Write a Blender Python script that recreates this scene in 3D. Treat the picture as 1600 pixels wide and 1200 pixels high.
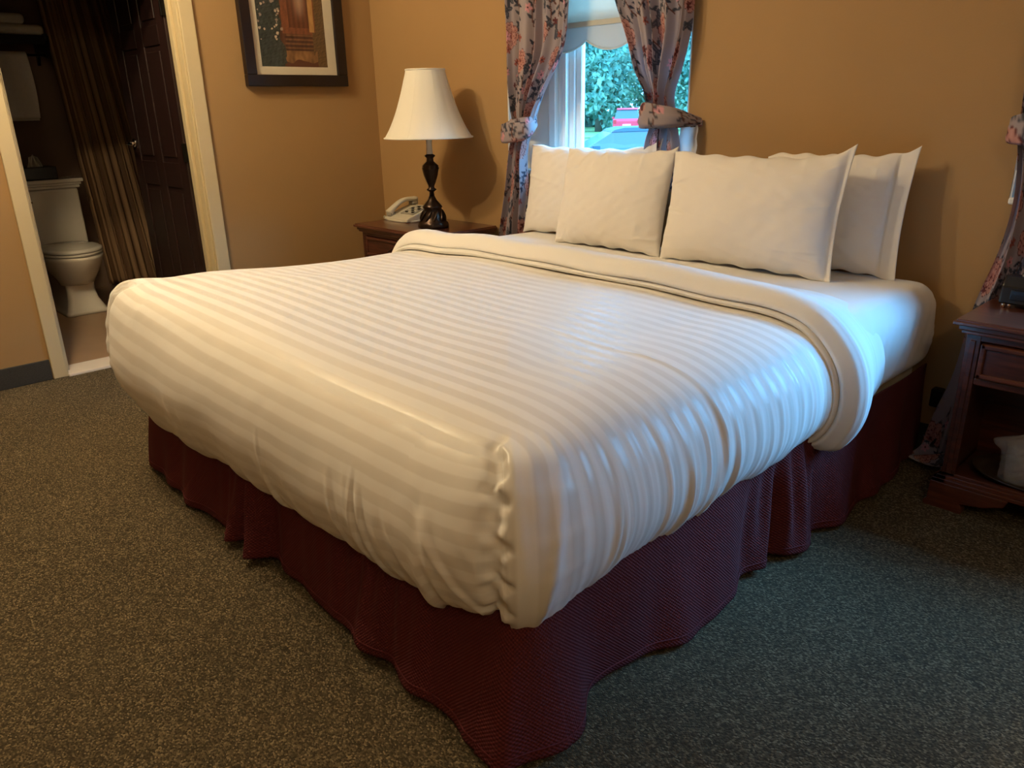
import bpy, bmesh, math, random
import numpy as np
from mathutils import Vector, Matrix

random.seed(7)
rng = np.random.default_rng(11)
scene = bpy.context.scene
COL = scene.collection
PI = math.pi
for o in list(bpy.data.objects):
    bpy.data.objects.remove(o, do_unlink=True)

# ------------------------------------------------------------------ camera
cam_d = bpy.data.cameras.new('camera')
cam = bpy.data.objects.new('camera', cam_d)
COL.objects.link(cam)
scene.camera = cam
F = 1200.0
dn = np.array([872 - 800, 3910 - 600, F]); dn /= np.linalg.norm(dn)
yv = 600 - ((2136 - 800) * dn[0] + F * dn[2]) / dn[1]
Yc = np.array([2136 - 800, yv - 600, F]); Yc /= np.linalg.norm(Yc)
Xc = np.cross(Yc, -dn)
RM = np.stack([Xc, Yc, -dn])          # world <- camera (x right, y down, z forward)
r_, d_, f_ = RM[:, 0], RM[:, 1], RM[:, 2]
cam.matrix_world = Matrix(((r_[0], -d_[0], -f_[0], 0), (r_[1], -d_[1], -f_[1], 0),
                           (r_[2], -d_[2], -f_[2], 1.27), (0, 0, 0, 1)))
cam_d.sensor_width = 36.0
cam_d.lens = F / 1600 * 36.0
cam_d.clip_start = 0.02
cam_d.clip_end = 500

# ------------------------------------------------------------------ view, sky, lights
scene.view_settings.view_transform = 'Standard'
scene.view_settings.look = 'None'
scene.view_settings.gamma = 1
scene.view_settings.use_curve_mapping = False
scene.view_settings.exposure = 0.55

world = bpy.data.worlds.new('sky')
scene.world = world
world.use_nodes = True
bg = world.node_tree.nodes['Background']
bg.inputs[0].default_value = (0.16, 0.52, 1.0, 1)
bg.inputs[1].default_value = 6.5


def lamp_light(name, kind, loc, energy, color, **kw):
    l = bpy.data.lights.new(name, kind)
    l.energy = energy
    l.color = color
    for k, v in kw.items():
        setattr(l, k, v)
    o = bpy.data.objects.new(name, l)
    COL.objects.link(o)
    o.location = loc
    return o


WARM = (1.0, 0.80, 0.50)
lamp_light('ceiling_bulb', 'POINT', (-3.55, 0.70, 2.66), 46, WARM, shadow_soft_size=0.035)
lamp_light('ceiling_bulb', 'POINT', (-3.15, 0.50, 2.66), 46, WARM, shadow_soft_size=0.035)
lamp_light('warm_fill', 'POINT', (1.25, -0.75, 2.75), 27, WARM, shadow_soft_size=0.15)  # added fill from out of view, warms the bed's right side and skirt
sun = lamp_light('daylight', 'SUN', (3, 8, 8), 17.0, (0.13, 0.50, 1.0), angle=math.radians(55))
sd = Vector((1.0, 0.6, 1.05)).normalized()       # towards the bright part of the sky
sun.rotation_euler = sd.to_track_quat('Z', 'Y').to_euler()


# ------------------------------------------------------------------ materials
def new_mat(name):
    m = bpy.data.materials.new(name)
    m.use_nodes = True
    nt = m.node_tree
    b = nt.nodes['Principled BSDF']
    return m, nt, b


def srgb(r, g, b):
    f = lambda c: (c / 255 / 12.92) if c / 255 <= 0.04045 else ((c / 255 + 0.055) / 1.055) ** 2.4
    return (f(r), f(g), f(b))


def simple(name, col, rough=0.6, metal=0.0, noise=0.08, nscale=20, bump=0.0, bscale=80, coat=0.0, sheen=0.0, stretch=None):
    m, nt, b = new_mat(name)
    N, L = nt.nodes, nt.links
    tc = N.new('ShaderNodeTexCoord')
    mp = N.new('ShaderNodeMapping')
    L.new(tc.outputs['Object'], mp.inputs[0])
    if stretch:
        mp.inputs['Scale'].default_value = stretch
    nz = N.new('ShaderNodeTexNoise')
    nz.inputs['Scale'].default_value = nscale
    nz.inputs['Detail'].default_value = 4
    L.new(mp.outputs[0], nz.inputs[0])
    mx = N.new('ShaderNodeMix'); mx.data_type = 'RGBA'
    c0 = tuple(max(0, c * (1 - noise)) for c in col); c1 = tuple(min(1, c * (1 + noise)) for c in col)
    mx.inputs[6].default_value = (*c0, 1); mx.inputs[7].default_value = (*c1, 1)
    L.new(nz.outputs[0], mx.inputs[0])
    L.new(mx.outputs[2], b.inputs['Base Color'])
    b.inputs['Roughness'].default_value = rough
    b.inputs['Metallic'].default_value = metal
    b.inputs['Coat Weight'].default_value = coat
    b.inputs['Coat Roughness'].default_value = 0.12
    b.inputs['Sheen Weight'].default_value = sheen
    if bump:
        n2 = N.new('ShaderNodeTexNoise'); n2.inputs['Scale'].default_value = bscale; n2.inputs['Detail'].default_value = 3
        L.new(mp.outputs[0], n2.inputs[0])
        bp = N.new('ShaderNodeBump'); bp.inputs['Strength'].default_value = bump; bp.inputs['Distance'].default_value = 0.004
        L.new(n2.outputs[0], bp.inputs['Height'])
        L.new(bp.outputs[0], b.inputs['Normal'])
    return m


def wood(name, dark, light, rough=0.3, coat=0.5, stretch=(1.5, 18, 18)):
    m, nt, b = new_mat(name)
    N, L = nt.nodes, nt.links
    tc = N.new('ShaderNodeTexCoord'); mp = N.new('ShaderNodeMapping'); mp.inputs['Scale'].default_value = stretch
    L.new(tc.outputs['Object'], mp.inputs[0])
    nz = N.new('ShaderNodeTexNoise'); nz.inputs['Scale'].default_value = 4; nz.inputs['Detail'].default_value = 6; nz.inputs['Distortion'].default_value = 0.6
    L.new(mp.outputs[0], nz.inputs[0])
    cr = N.new('ShaderNodeValToRGB')
    cr.color_ramp.elements[0].position = 0.35; cr.color_ramp.elements[0].color = (*dark, 1)
    cr.color_ramp.elements[1].position = 0.7; cr.color_ramp.elements[1].color = (*light, 1)
    L.new(nz.outputs[0], cr.inputs[0]); L.new(cr.outputs[0], b.inputs['Base Color'])
    b.inputs['Roughness'].default_value = rough
    b.inputs['Coat Weight'].default_value = coat; b.inputs['Coat Roughness'].default_value = 0.15
    return m


def cloth(name, col, translucent=0.0, rough=0.8, weave=900, bump=0.15, sheen=0.15):
    m, nt, b = new_mat(name)
    N, L = nt.nodes, nt.links
    tc = N.new('ShaderNodeTexCoord')
    nz = N.new('ShaderNodeTexNoise'); nz.inputs['Scale'].default_value = 6; nz.inputs['Detail'].default_value = 4
    L.new(tc.outputs['Object'], nz.inputs[0])
    mx = N.new('ShaderNodeMix'); mx.data_type = 'RGBA'
    mx.inputs[6].default_value = (*[c * 0.95 for c in col], 1); mx.inputs[7].default_value = (*col, 1)
    L.new(nz.outputs[0], mx.inputs[0]); L.new(mx.outputs[2], b.inputs['Base Color'])
    b.inputs['Roughness'].default_value = rough; b.inputs['Sheen Weight'].default_value = sheen
    n2 = N.new('ShaderNodeTexNoise'); n2.inputs['Scale'].default_value = 30; n2.inputs['Detail'].default_value = 5
    L.new(tc.outputs['Object'], n2.inputs[0])
    bp = N.new('ShaderNodeBump'); bp.inputs['Strength'].default_value = bump; bp.inputs['Distance'].default_value = 0.006
    L.new(n2.outputs[0], bp.inputs['Height']); L.new(bp.outputs[0], b.inputs['Normal'])
    if translucent:
        tr = N.new('ShaderNodeBsdfTranslucent'); L.new(mx.outputs[2], tr.inputs[0])
        ms = N.new('ShaderNodeMixShader'); ms.inputs[0].default_value = translucent
        out = N['Material Output']
        L.new(b.outputs[0], ms.inputs[1]); L.new(tr.outputs[0], ms.inputs[2]); L.new(ms.outputs[0], out.inputs[0])
    return m


def painted(name, rough=0.8, translucent=0.0, attr='print', coat=0.0):
    """colour printed flat on the cloth or paper, held per vertex"""
    m, nt, b = new_mat(name)
    N, L = nt.nodes, nt.links
    a = N.new('ShaderNodeAttribute'); a.attribute_name = attr
    L.new(a.outputs['Color'], b.inputs['Base Color'])
    b.inputs['Roughness'].default_value = rough
    if translucent:
        tr = N.new('ShaderNodeBsdfTranslucent'); L.new(a.outputs['Color'], tr.inputs[0])
        ms = N.new('ShaderNodeMixShader'); ms.inputs[0].default_value = translucent
        L.new(b.outputs[0], ms.inputs[1]); L.new(tr.outputs[0], ms.inputs[2]); L.new(ms.outputs[0], N['Material Output'].inputs[0])
    return m


def glass(name, tint=(1, 1, 1), ior=1.45, rough=0.0):
    m = bpy.data.materials.new(name); m.use_nodes = True
    nt = m.node_tree; N, L = nt.nodes, nt.links
    N.remove(N['Principled BSDF'])
    tr = N.new('ShaderNodeBsdfTransparent'); tr.inputs[0].default_value = (*tint, 1)
    gl = N.new('ShaderNodeBsdfGlossy'); gl.inputs['Roughness'].default_value = rough
    fr = N.new('ShaderNodeFresnel'); fr.inputs[0].default_value = ior
    ms = N.new('ShaderNodeMixShader')
    ge = N.new('ShaderNodeNewGeometry')          # reflect at the outer face only: the pane is thin
    iv = N.new('ShaderNodeMath'); iv.operation = 'SUBTRACT'; iv.inputs[0].default_value = 1; L.new(ge.outputs['Backfacing'], iv.inputs[1])
    mu = N.new('ShaderNodeMath'); mu.operation = 'MULTIPLY'; L.new(fr.outputs[0], mu.inputs[0]); L.new(iv.outputs[0], mu.inputs[1])
    L.new(mu.outputs[0], ms.inputs[0]); L.new(tr.outputs[0], ms.inputs[1]); L.new(gl.outputs[0], ms.inputs[2])
    L.new(ms.outputs[0], N['Material Output'].inputs[0])
    return m


M = {}
M['wall'] = simple('ochre_wall_paint', (0.36, 0.212, 0.085), 0.75, noise=0.05, nscale=3, bump=0.12, bscale=160)
M['ceiling'] = simple('ceiling_paint', (0.75, 0.70, 0.60), 0.9, noise=0.03)
M['casing'] = simple('cream_gloss_paint', (0.58, 0.47, 0.28), 0.5, noise=0.012, nscale=6)
M['white_frame'] = simple('white_window_paint', (0.80, 0.80, 0.76), 0.4, noise=0.03)
M['base'] = simple('carpet_baseboard', (0.040, 0.037, 0.032), 0.95, noise=0.6, nscale=300, bump=0.5, bscale=400)
M['mahogany'] = wood('mahogany', (0.035, 0.009, 0.005), (0.085, 0.022, 0.011), 0.32, 0.35)
M['mahogany_edge'] = wood('mahogany_edge', (0.06, 0.016, 0.009), (0.13, 0.038, 0.02), 0.28, 0.5)
M['door_wood'] = wood('dark_door_wood', (0.014, 0.005, 0.004), (0.03, 0.010, 0.008), 0.5, 0.1, (18, 18, 1.5))
M['frame_wood'] = simple('dark_frame_wood', (0.012, 0.006, 0.005), 0.35, noise=0.2)
M['sheet'] = cloth('white_cotton_sheet', (0.80, 0.78, 0.75), 0.0, 0.85, bump=0.12)
M['pillow'] = cloth('white_pillowcase', (0.80, 0.76, 0.70), 0.0, 0.9, bump=0.2)
M['lining'] = cloth('white_curtain_lining', (0.82, 0.82, 0.82), 0.45, 0.9)
M['skirt_cloth'] = cloth('scalloped_shade_cloth', (0.62, 0.64, 0.60), 0.32, 0.9, bump=0.03)
M['shade_cloth'] = cloth('roller_shade_cloth', (0.78, 0.74, 0.64), 0.45, 0.9, bump=0.03)
M['lamp_shade'] = cloth('ivory_lamp_shade', (0.84, 0.80, 0.70), 0.12, 0.8, bump=0.03)
M['candle'] = simple('ivory_sleeve', (0.75, 0.70, 0.58), 0.5, noise=0.03)
M['bronze'] = simple('dark_bronze', (0.045, 0.028, 0.020), 0.28, metal=0.85, noise=0.5, nscale=30)
M['phone'] = simple('beige_plastic', (0.50, 0.46, 0.36), 0.4, noise=0.03)
M['phone_grey'] = simple('grey_plastic', (0.25, 0.23, 0.19), 0.5, noise=0.03)
M['black'] = simple('black_plastic', (0.008, 0.008, 0.009), 0.25, noise=0.2)
M['chrome'] = simple('chrome', (0.75, 0.72, 0.68), 0.12, metal=1.0, noise=0.02)
M['dark_metal'] = simple('dark_metal', (0.02, 0.018, 0.016), 0.35, metal=0.8, noise=0.1)
M['porcelain'] = simple('porcelain', (0.62, 0.57, 0.48), 0.15, noise=0.02, coat=0.3)
M['towel'] = simple('white_towel', (0.66, 0.62, 0.56), 0.95, noise=0.08, nscale=60, bump=0.4, bscale=300)
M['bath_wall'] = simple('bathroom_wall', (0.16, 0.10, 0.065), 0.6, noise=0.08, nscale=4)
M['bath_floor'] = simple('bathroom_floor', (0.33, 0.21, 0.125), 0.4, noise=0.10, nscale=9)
M['marble'] = simple('marble_threshold', (0.66, 0.58, 0.50), 0.3, noise=0.08, nscale=12)
M['mat_board'] = simple('mat_board', (0.62, 0.55, 0.42), 0.9, noise=0.02)
M['print'] = painted('art_print', 0.6)
M['floral'] = painted('floral_cotton', 0.85, 0.14)
M['plastic_wrap'] = None
M['tray'] = simple('brown_tray', (0.035, 0.022, 0.014), 0.35, noise=0.1)
M['box_spring'] = cloth('cream_ticking', (0.62, 0.52, 0.38), 0.0, 0.9)
M['glass'] = glass('window_glass')
M['picture_glass'] = glass('picture_glass', ior=1.35)
M['asphalt'] = simple('asphalt', (0.13, 0.12, 0.12), 0.9, noise=0.15, nscale=4)
M['grass'] = simple('grass', (0.16, 0.24, 0.07), 0.95, noise=0.35, nscale=3)
M['leaf'] = None
M['trunk'] = simple('bark', (0.12, 0.09, 0.06), 0.9, noise=0.3)
M['blue_paint'] = simple('blue_car_paint', (0.02, 0.055, 0.075), 0.5, noise=0.02, coat=0.08)
M['red_paint'] = simple('red_car_paint', (0.85, 0.03, 0.06), 0.5, noise=0.02, coat=0.05)
M['car_glass'] = simple('car_glass', (0.07, 0.10, 0.12), 0.15, noise=0.02, coat=0.3)
M['tyre'] = simple('tyre', (0.015, 0.015, 0.016), 0.9, noise=0.1)
M['lens'] = simple('lamp_lens', (0.9, 0.9, 0.9), 0.1, noise=0.01)
M['red_lens'] = simple('tail_lens', (0.7, 0.03, 0.03), 0.15, noise=0.01)


def leaf_mat(name, a, b_):
    m, nt, b = new_mat(name)
    N, L = nt.nodes, nt.links
    tc = N.new('ShaderNodeTexCoord')
    nz = N.new('ShaderNodeTexNoise'); nz.inputs['Scale'].default_value = 1.3; nz.inputs['Detail'].default_value = 3
    L.new(tc.outputs['Object'], nz.inputs[0])
    cr = N.new('ShaderNodeValToRGB')
    cr.color_ramp.elements[0].position = 0.35; cr.color_ramp.elements[0].color = (*a, 1)
    cr.color_ramp.elements[1].position = 0.65; cr.color_ramp.elements[1].color = (*b_, 1)
    L.new(nz.outputs[0], cr.inputs[0]); L.new(cr.outputs[0], b.inputs['Base Color'])
    b.inputs['Roughness'].default_value = 0.8; b.inputs['Specular IOR Level'].default_value = 0.05
    tr = N.new('ShaderNodeBsdfTranslucent'); L.new(cr.outputs[0], tr.inputs[0])
    ms = N.new('ShaderNodeMixShader'); ms.inputs[0].default_value = 0.35
    L.new(b.outputs[0], ms.inputs[1]); L.new(tr.outputs[0], ms.inputs[2]); L.new(ms.outputs[0], N['Material Output'].inputs[0])
    return m


M['leaf'] = leaf_mat('leaves', (0.10, 0.26, 0.20), (0.36, 0.55, 0.40))
M['bush_leaf'] = leaf_mat('flowering_bush', (0.45, 0.55, 0.20), (0.85, 0.75, 0.55))


def carpet_mat():
    m, nt, b = new_mat('loop_carpet')
    N, L = nt.nodes, nt.links
    tc = N.new('ShaderNodeTexCoord')
    mp = N.new('ShaderNodeMapping')
    mp.inputs['Rotation'].default_value = (0, 0, math.radians(8))
    mp.inputs['Scale'].default_value = (210, 300, 1)
    L.new(tc.outputs['Object'], mp.inputs[0])
    nd = N.new('ShaderNodeTexNoise'); nd.inputs['Scale'].default_value = 60; nd.inputs['Detail'].default_value = 1
    L.new(tc.outputs['Object'], nd.inputs[0])
    vo = N.new('ShaderNodeTexVoronoi'); vo.feature = 'F1'; vo.voronoi_dimensions = '2D'
    vo.inputs['Scale'].default_value = 1.0; vo.inputs['Randomness'].default_value = 0.65
    L.new(mp.outputs[0], vo.inputs['Vector'])
    sp = N.new('ShaderNodeSeparateColor'); L.new(vo.outputs['Color'], sp.inputs[0])
    cr = N.new('ShaderNodeValToRGB'); cr.color_ramp.interpolation = 'LINEAR'
    e = cr.color_ramp.elements
    e[0].position = 0.0; e[0].color = (0.047, 0.035, 0.020, 1)
    e[1].position = 1.0; e[1].color = (0.27, 0.208, 0.122, 1)
    for p, c in ((0.35, (0.072, 0.055, 0.031, 1)), (0.6, (0.104, 0.079, 0.045, 1)), (0.85, (0.162, 0.124, 0.071, 1))):
        k = e.new(p); k.color = c
    L.new(sp.outputs[0], cr.inputs[0])
    # broad wear
    n2 = N.new('ShaderNodeTexNoise'); n2.inputs['Scale'].default_value = 2.5; n2.inputs['Detail'].default_value = 3
    L.new(tc.outputs['Object'], n2.inputs[0])
    mr = N.new('ShaderNodeMapRange'); mr.inputs[3].default_value = 0.8; mr.inputs[4].default_value = 1.2
    L.new(n2.outputs[0], mr.inputs[0])
    ml = N.new('ShaderNodeMix'); ml.data_type = 'RGBA'; ml.blend_type = 'MULTIPLY'; ml.inputs[0].default_value = 1
    L.new(cr.outputs[0], ml.inputs[6]); L.new(mr.outputs[0], ml.inputs[7])
    L.new(ml.outputs[2], b.inputs['Base Color'])
    b.inputs['Roughness'].default_value = 0.95
    b.inputs['Specular IOR Level'].default_value = 0.2
    bp = N.new('ShaderNodeBump'); bp.invert = True; bp.inputs['Strength'].default_value = 0.9; bp.inputs['Distance'].default_value = 0.004
    L.new(vo.outputs['Distance'], bp.inputs['Height']); L.new(bp.outputs[0], b.inputs['Normal'])
    return m


M['carpet'] = carpet_mat()


def duvet_mat():
    m, nt, b = new_mat('satin_stripe_duvet')
    N, L = nt.nodes, nt.links
    a = N.new('ShaderNodeAttribute'); a.attribute_name = 'stripe'
    d = N.new('ShaderNodeMath'); d.operation = 'MULTIPLY'; d.inputs[1].default_value = 2 * PI / 0.050
    L.new(a.outputs['Fac'], d.inputs[0])
    s = N.new('ShaderNodeMath'); s.operation = 'SINE'; L.new(d.outputs[0], s.inputs[0])
    mr = N.new('ShaderNodeMapRange'); mr.inputs[1].default_value = -0.25; mr.inputs[2].default_value = 0.25
    L.new(s.outputs[0], mr.inputs[0])
    tc = N.new('ShaderNodeTexCoord')
    mx = N.new('ShaderNodeMix'); mx.data_type = 'RGBA'
    mx.inputs[6].default_value = (0.735, 0.705, 0.65, 1); mx.inputs[7].default_value = (0.83, 0.81, 0.77, 1)
    L.new(mr.outputs[0], mx.inputs[0]); L.new(mx.outputs[2], b.inputs['Base Color'])
    rr = N.new('ShaderNodeMapRange'); rr.inputs[3].default_value = 0.38; rr.inputs[4].default_value = 0.75
    L.new(mr.outputs[0], rr.inputs[0]); L.new(rr.outputs[0], b.inputs['Roughness'])
    sp = N.new('ShaderNodeMapRange'); sp.inputs[3].default_value = 0.5; sp.inputs[4].default_value = 0.2
    L.new(mr.outputs[0], sp.inputs[0]); L.new(sp.outputs[0], b.inputs['Specular IOR Level'])
    b.inputs['Sheen Weight'].default_value = 0.2
    n2 = N.new('ShaderNodeTexNoise'); n2.inputs['Scale'].default_value = 14; n2.inputs['Detail'].default_value = 5
    L.new(tc.outputs['Object'], n2.inputs[0])
    bp = N.new('ShaderNodeBump'); bp.inputs['Strength'].default_value = 0.10; bp.inputs['Distance'].default_value = 0.01
    L.new(n2.outputs[0], bp.inputs['Height']); L.new(bp.outputs[0], b.inputs['Normal'])
    return m


M['duvet'] = duvet_mat()


def waffle_mat():
    m, nt, b = new_mat('burgundy_waffle_cloth')
    N, L = nt.nodes, nt.links
    uv = N.new('ShaderNodeAttribute'); uv.attribute_name = 'weave'
    mp = N.new('ShaderNodeMapping'); mp.inputs['Scale'].default_value = (2 * PI / 0.009, 2 * PI / 0.009, 0)
    L.new(uv.outputs['Vector'], mp.inputs[0])
    sx = N.new('ShaderNodeSeparateXYZ'); L.new(mp.outputs[0], sx.inputs[0])
    s1 = N.new('ShaderNodeMath'); s1.operation = 'SINE'; L.new(sx.outputs[0], s1.inputs[0])
    s2 = N.new('ShaderNodeMath'); s2.operation = 'SINE'; L.new(sx.outputs[1], s2.inputs[0])
    mu = N.new('ShaderNodeMath'); mu.operation = 'MULTIPLY'; L.new(s1.outputs[0], mu.inputs[0]); L.new(s2.outputs[0], mu.inputs[1])
    mr = N.new('ShaderNodeMapRange'); mr.inputs[1].default_value = -1; L.new(mu.outputs[0], mr.inputs[0])
    mx = N.new('ShaderNodeMix'); mx.data_type = 'RGBA'
    mx.inputs[6].default_value = (0.072, 0.0110, 0.0135, 1); mx.inputs[7].default_value = (0.140, 0.023, 0.027, 1)
    L.new(mr.outputs[0], mx.inputs[0]); L.new(mx.outputs[2], b.inputs['Base Color'])
    b.inputs['Roughness'].default_value = 0.85; b.inputs['Sheen Weight'].default_value = 0.0; b.inputs['Specular IOR Level'].default_value = 0.25
    bp = N.new('ShaderNodeBump'); bp.inputs['Strength'].default_value = 0.9; bp.inputs['Distance'].default_value = 0.003
    L.new(mr.outputs[0], bp.inputs['Height']); L.new(bp.outputs[0], b.inputs['Normal'])
    return m


M['skirt'] = waffle_mat()


def stripe_curtain_mat():
    m, nt, b = new_mat('brown_striped_shower_curtain')
    N, L = nt.nodes, nt.links
    a = N.new('ShaderNodeAttribute'); a.attribute_name = 'weave'
    sx = N.new('ShaderNodeSeparateXYZ'); L.new(a.outputs['Vector'], sx.inputs[0])
    mu = N.new('ShaderNodeMath'); mu.operation = 'MULTIPLY'; mu.inputs[1].default_value = 2 * PI / 0.09; L.new(sx.outputs[0], mu.inputs[0])
    s = N.new('ShaderNodeMath'); s.operation = 'SINE'; L.new(mu.outputs[0], s.inputs[0])
    cr = N.new('ShaderNodeValToRGB')
    cr.color_ramp.elements[0].position = 0.3; cr.color_ramp.elements[0].color = (0.13, 0.068, 0.03, 1)
    cr.color_ramp.elements[1].position = 0.7; cr.color_ramp.elements[1].color = (0.28, 0.17, 0.085, 1)
    mr = N.new('ShaderNodeMapRange'); mr.inputs[1].default_value = -1; L.new(s.outputs[0], mr.inputs[0])
    L.new(mr.outputs[0], cr.inputs[0]); L.new(cr.outputs[0], b.inputs['Base Color'])
    b.inputs['Roughness'].default_value = 0.7
    return m


M['shower'] = stripe_curtain_mat()


def wrap_mat():
    m, nt, b = new_mat('clear_plastic_wrap')
    N, L = nt.nodes, nt.links
    b.inputs['Base Color'].default_value = (0.62, 0.60, 0.57, 1)
    b.inputs['Roughness'].default_value = 0.2
    tr = N.new('ShaderNodeBsdfTransparent')
    ms = N.new('ShaderNodeMixShader'); ms.inputs[0].default_value = 0.8
    L.new(b.outputs[0], ms.inputs[1]); L.new(tr.outputs[0], ms.inputs[2]); L.new(ms.outputs[0], N['Material Output'].inputs[0])
    return m


M['plastic_wrap'] = wrap_mat()

# ------------------------------------------------------------------ mesh helpers
WLOC = {}


def thing(name, label, cat, loc=(0, 0, 0), group=None, kind=None):
    o = bpy.data.objects.new(name, None)
    o.empty_display_size = 0.1
    COL.objects.link(o); o.location = loc
    WLOC[o.name] = np.array(loc, float)
    if label: o['label'] = label
    if cat: o['category'] = cat
    if group: o['group'] = group
    if kind: o['kind'] = kind
    return o


def tag(o, label=None, cat=None, group=None, kind=None):
    for k, v in (('label', label), ('category', cat), ('group', group), ('kind', kind)):
        if v: o[k] = v
    return o


def link(name, me, mat, parent=None, smooth=False, label=None, kind=None):
    """vertices arrive in world coordinates; shift them under the parent's base"""
    o = bpy.data.objects.new(name, me)
    COL.objects.link(o)
    if mat: me.materials.append(mat)
    if parent is not None:
        p = WLOC[parent.name]
        n = len(me.vertices); a = np.empty(n * 3, np.float32)
        me.vertices.foreach_get('co', a); a = a.reshape(-1, 3) - p.astype(np.float32)
        me.vertices.foreach_set('co', a.ravel())
        o.parent = parent
        WLOC[o.name] = p
    else:
        WLOC[o.name] = np.zeros(3)
    if smooth:
        me.polygons.foreach_set('use_smooth', [True] * len(me.polygons))
    me.update()
    if label: o['label'] = label
    if kind: o['kind'] = kind
    return o


def rebase(o, loc):
    """put a single-mesh thing's origin at its base"""
    me = o.data; n = len(me.vertices); a = np.empty(n * 3, np.float32)
    me.vertices.foreach_get('co', a); a = a.reshape(-1, 3) - np.array(loc, np.float32)
    me.vertices.foreach_set('co', a.ravel()); me.update()
    o.location = loc; WLOC[o.name] = np.array(loc, float)
    return o


def mesh(V, Fc):
    me = bpy.data.meshes.new('mesh')
    me.from_pydata([tuple(map(float, v)) for v in V], [], Fc)
    me.update()
    return me


def grid_faces(ny, nx, wrap=False, off=0, flip=False):
    j, i = np.meshgrid(np.arange(ny - 1), np.arange(nx if wrap else nx - 1), indexing='ij')
    i2 = (i + 1) % nx
    q = np.stack([j * nx + i, j * nx + i2, (j + 1) * nx + i2, (j + 1) * nx + i], -1).reshape(-1, 4) + off
    if flip: q = q[:, ::-1]
    return q


def fast_mesh(V, Q):
    V = np.asarray(V, np.float32).reshape(-1, 3); Q = np.asarray(Q, np.int32)
    me = bpy.data.meshes.new('mesh')
    me.vertices.add(len(V)); me.vertices.foreach_set('co', V.ravel())
    k = Q.shape[1]
    me.loops.add(Q.size); me.loops.foreach_set('vertex_index', Q.ravel())
    me.polygons.add(len(Q)); me.polygons.foreach_set('loop_start', np.arange(0, Q.size, k, dtype=np.int32))
    me.update(calc_edges=True); me.validate()
    return me


def grid_obj(name, G, mat, parent=None, wrap=False, flip=False, attrs=None, smooth=True, label=None, thick=0):
    ny, nx = G.shape[:2]
    me = fast_mesh(G.reshape(-1, 3), grid_faces(ny, nx, wrap, 0, flip))
    for k, (typ, data) in (attrs or {}).items():
        a = me.attributes.new(k, typ, 'POINT')
        d = np.asarray(data, np.float32).reshape(ny * nx, -1)
        if typ == 'FLOAT': a.data.foreach_set('value', d.ravel())
        elif typ == 'FLOAT_VECTOR':
            dd = np.zeros((ny * nx, 3), np.float32); dd[:, :d.shape[1]] = d; a.data.foreach_set('vector', dd.ravel())
        else:
            dd = np.ones((ny * nx, 4), np.float32); dd[:, :3] = d; a.data.foreach_set('color', dd.ravel())
    o = link(name, me, mat, parent, smooth, label)
    if thick:
        md = o.modifiers.new('thickness', 'SOLIDIFY'); md.thickness = thick; md.offset = 0
    return o


def bm_box(bm, x0, x1, y0, y1, z0, z1):
    vs = [bm.verts.new((x, y, z)) for x in (x0, x1) for y in (y0, y1) for z in (z0, z1)]
    fs = []
    for f in ((0, 1, 3, 2), (4, 6, 7, 5), (0, 4, 5, 1), (2, 3, 7, 6), (0, 2, 6, 4), (1, 5, 7, 3)):
        fs.append(bm.faces.new([vs[k] for k in f]))
    return vs


def finish(bm, bevel=0.0, seg=2):
    bmesh.ops.recalc_face_normals(bm, faces=bm.faces)
    if bevel:
        bmesh.ops.bevel(bm, geom=[e for e in bm.edges], offset=bevel, segments=seg, affect='EDGES', profile=0.5, clamp_overlap=True)
    me = bpy.data.meshes.new('mesh'); bm.to_mesh(me); bm.free()
    return me


def box(name, b, mat, parent=None, bevel=0.0, seg=2, label=None, kind=None, smooth=False):
    bm = bmesh.new(); bm_box(bm, *b)
    return link(name, finish(bm, bevel, seg), mat, parent, smooth, label, kind)


def boxes(name, bs, mat, parent=None, bevel=0.0, label=None, kind=None):
    bm = bmesh.new()
    for b in bs: bm_box(bm, *b)
    return link(name, finish(bm, bevel), mat, parent, False, label, kind)


def lathe(name, prof, cx, cy, mat, parent=None, n=32, z0=0.0, smooth=True, mod=None, label=None, cap=True, sx=1.0, sy=1.0):
    prof = np.array(prof, float)
    th = np.linspace(0, 2 * PI, n, endpoint=False)
    R = prof[:, 0][:, None] * (np.ones(n)[None] if mod is None else mod(th, prof[:, 1][:, None]))
    G = np.stack([cx + sx * R * np.cos(th), cy + sy * R * np.sin(th), z0 + prof[:, 1][:, None] + 0 * R], -1)
    V = G.reshape(-1, 3); Fq = [list(q) for q in grid_faces(len(prof), n, True)]
    if cap:
        Fq.append(list(range(n))[::-1]); Fq.append([(len(prof) - 1) * n + k for k in range(n)])
    return link(name, mesh(V, Fq), mat, parent, smooth, label)


def tube(name, pts, r, mat, parent=None, n=10, label=None, cap=True):
    pts = np.array(pts, float); m = len(pts)
    rr = np.full(m, r) if np.isscalar(r) else np.array(r, float)
    T = np.gradient(pts, axis=0); T /= np.linalg.norm(T, axis=1)[:, None] + 1e-9
    up = np.array([0, 0, 1.0]) if abs(T[0][2]) < 0.9 else np.array([1.0, 0, 0])
    V = []
    for k in range(m):
        a = np.cross(T[k], up); a /= np.linalg.norm(a) + 1e-9
        b = np.cross(T[k], a); up = -b if np.dot(-b, up) > 0 else b
        for j in range(n):
            t = 2 * PI * j / n
            V.append(pts[k] + rr[k] * (math.cos(t) * a + math.sin(t) * b))
    Fq = [list(q) for q in grid_faces(m, n, True)]
    if cap:
        Fq.append(list(range(n))); Fq.append([(m - 1) * n + k for k in range(n)][::-1])
    bm = bmesh.new(); me = mesh(V, Fq); bm.from_mesh(me); bmesh.ops.recalc_face_normals(bm, faces=bm.faces); bm.to_mesh(me); bm.free()
    return link(name, me, mat, parent, True, label)


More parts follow.
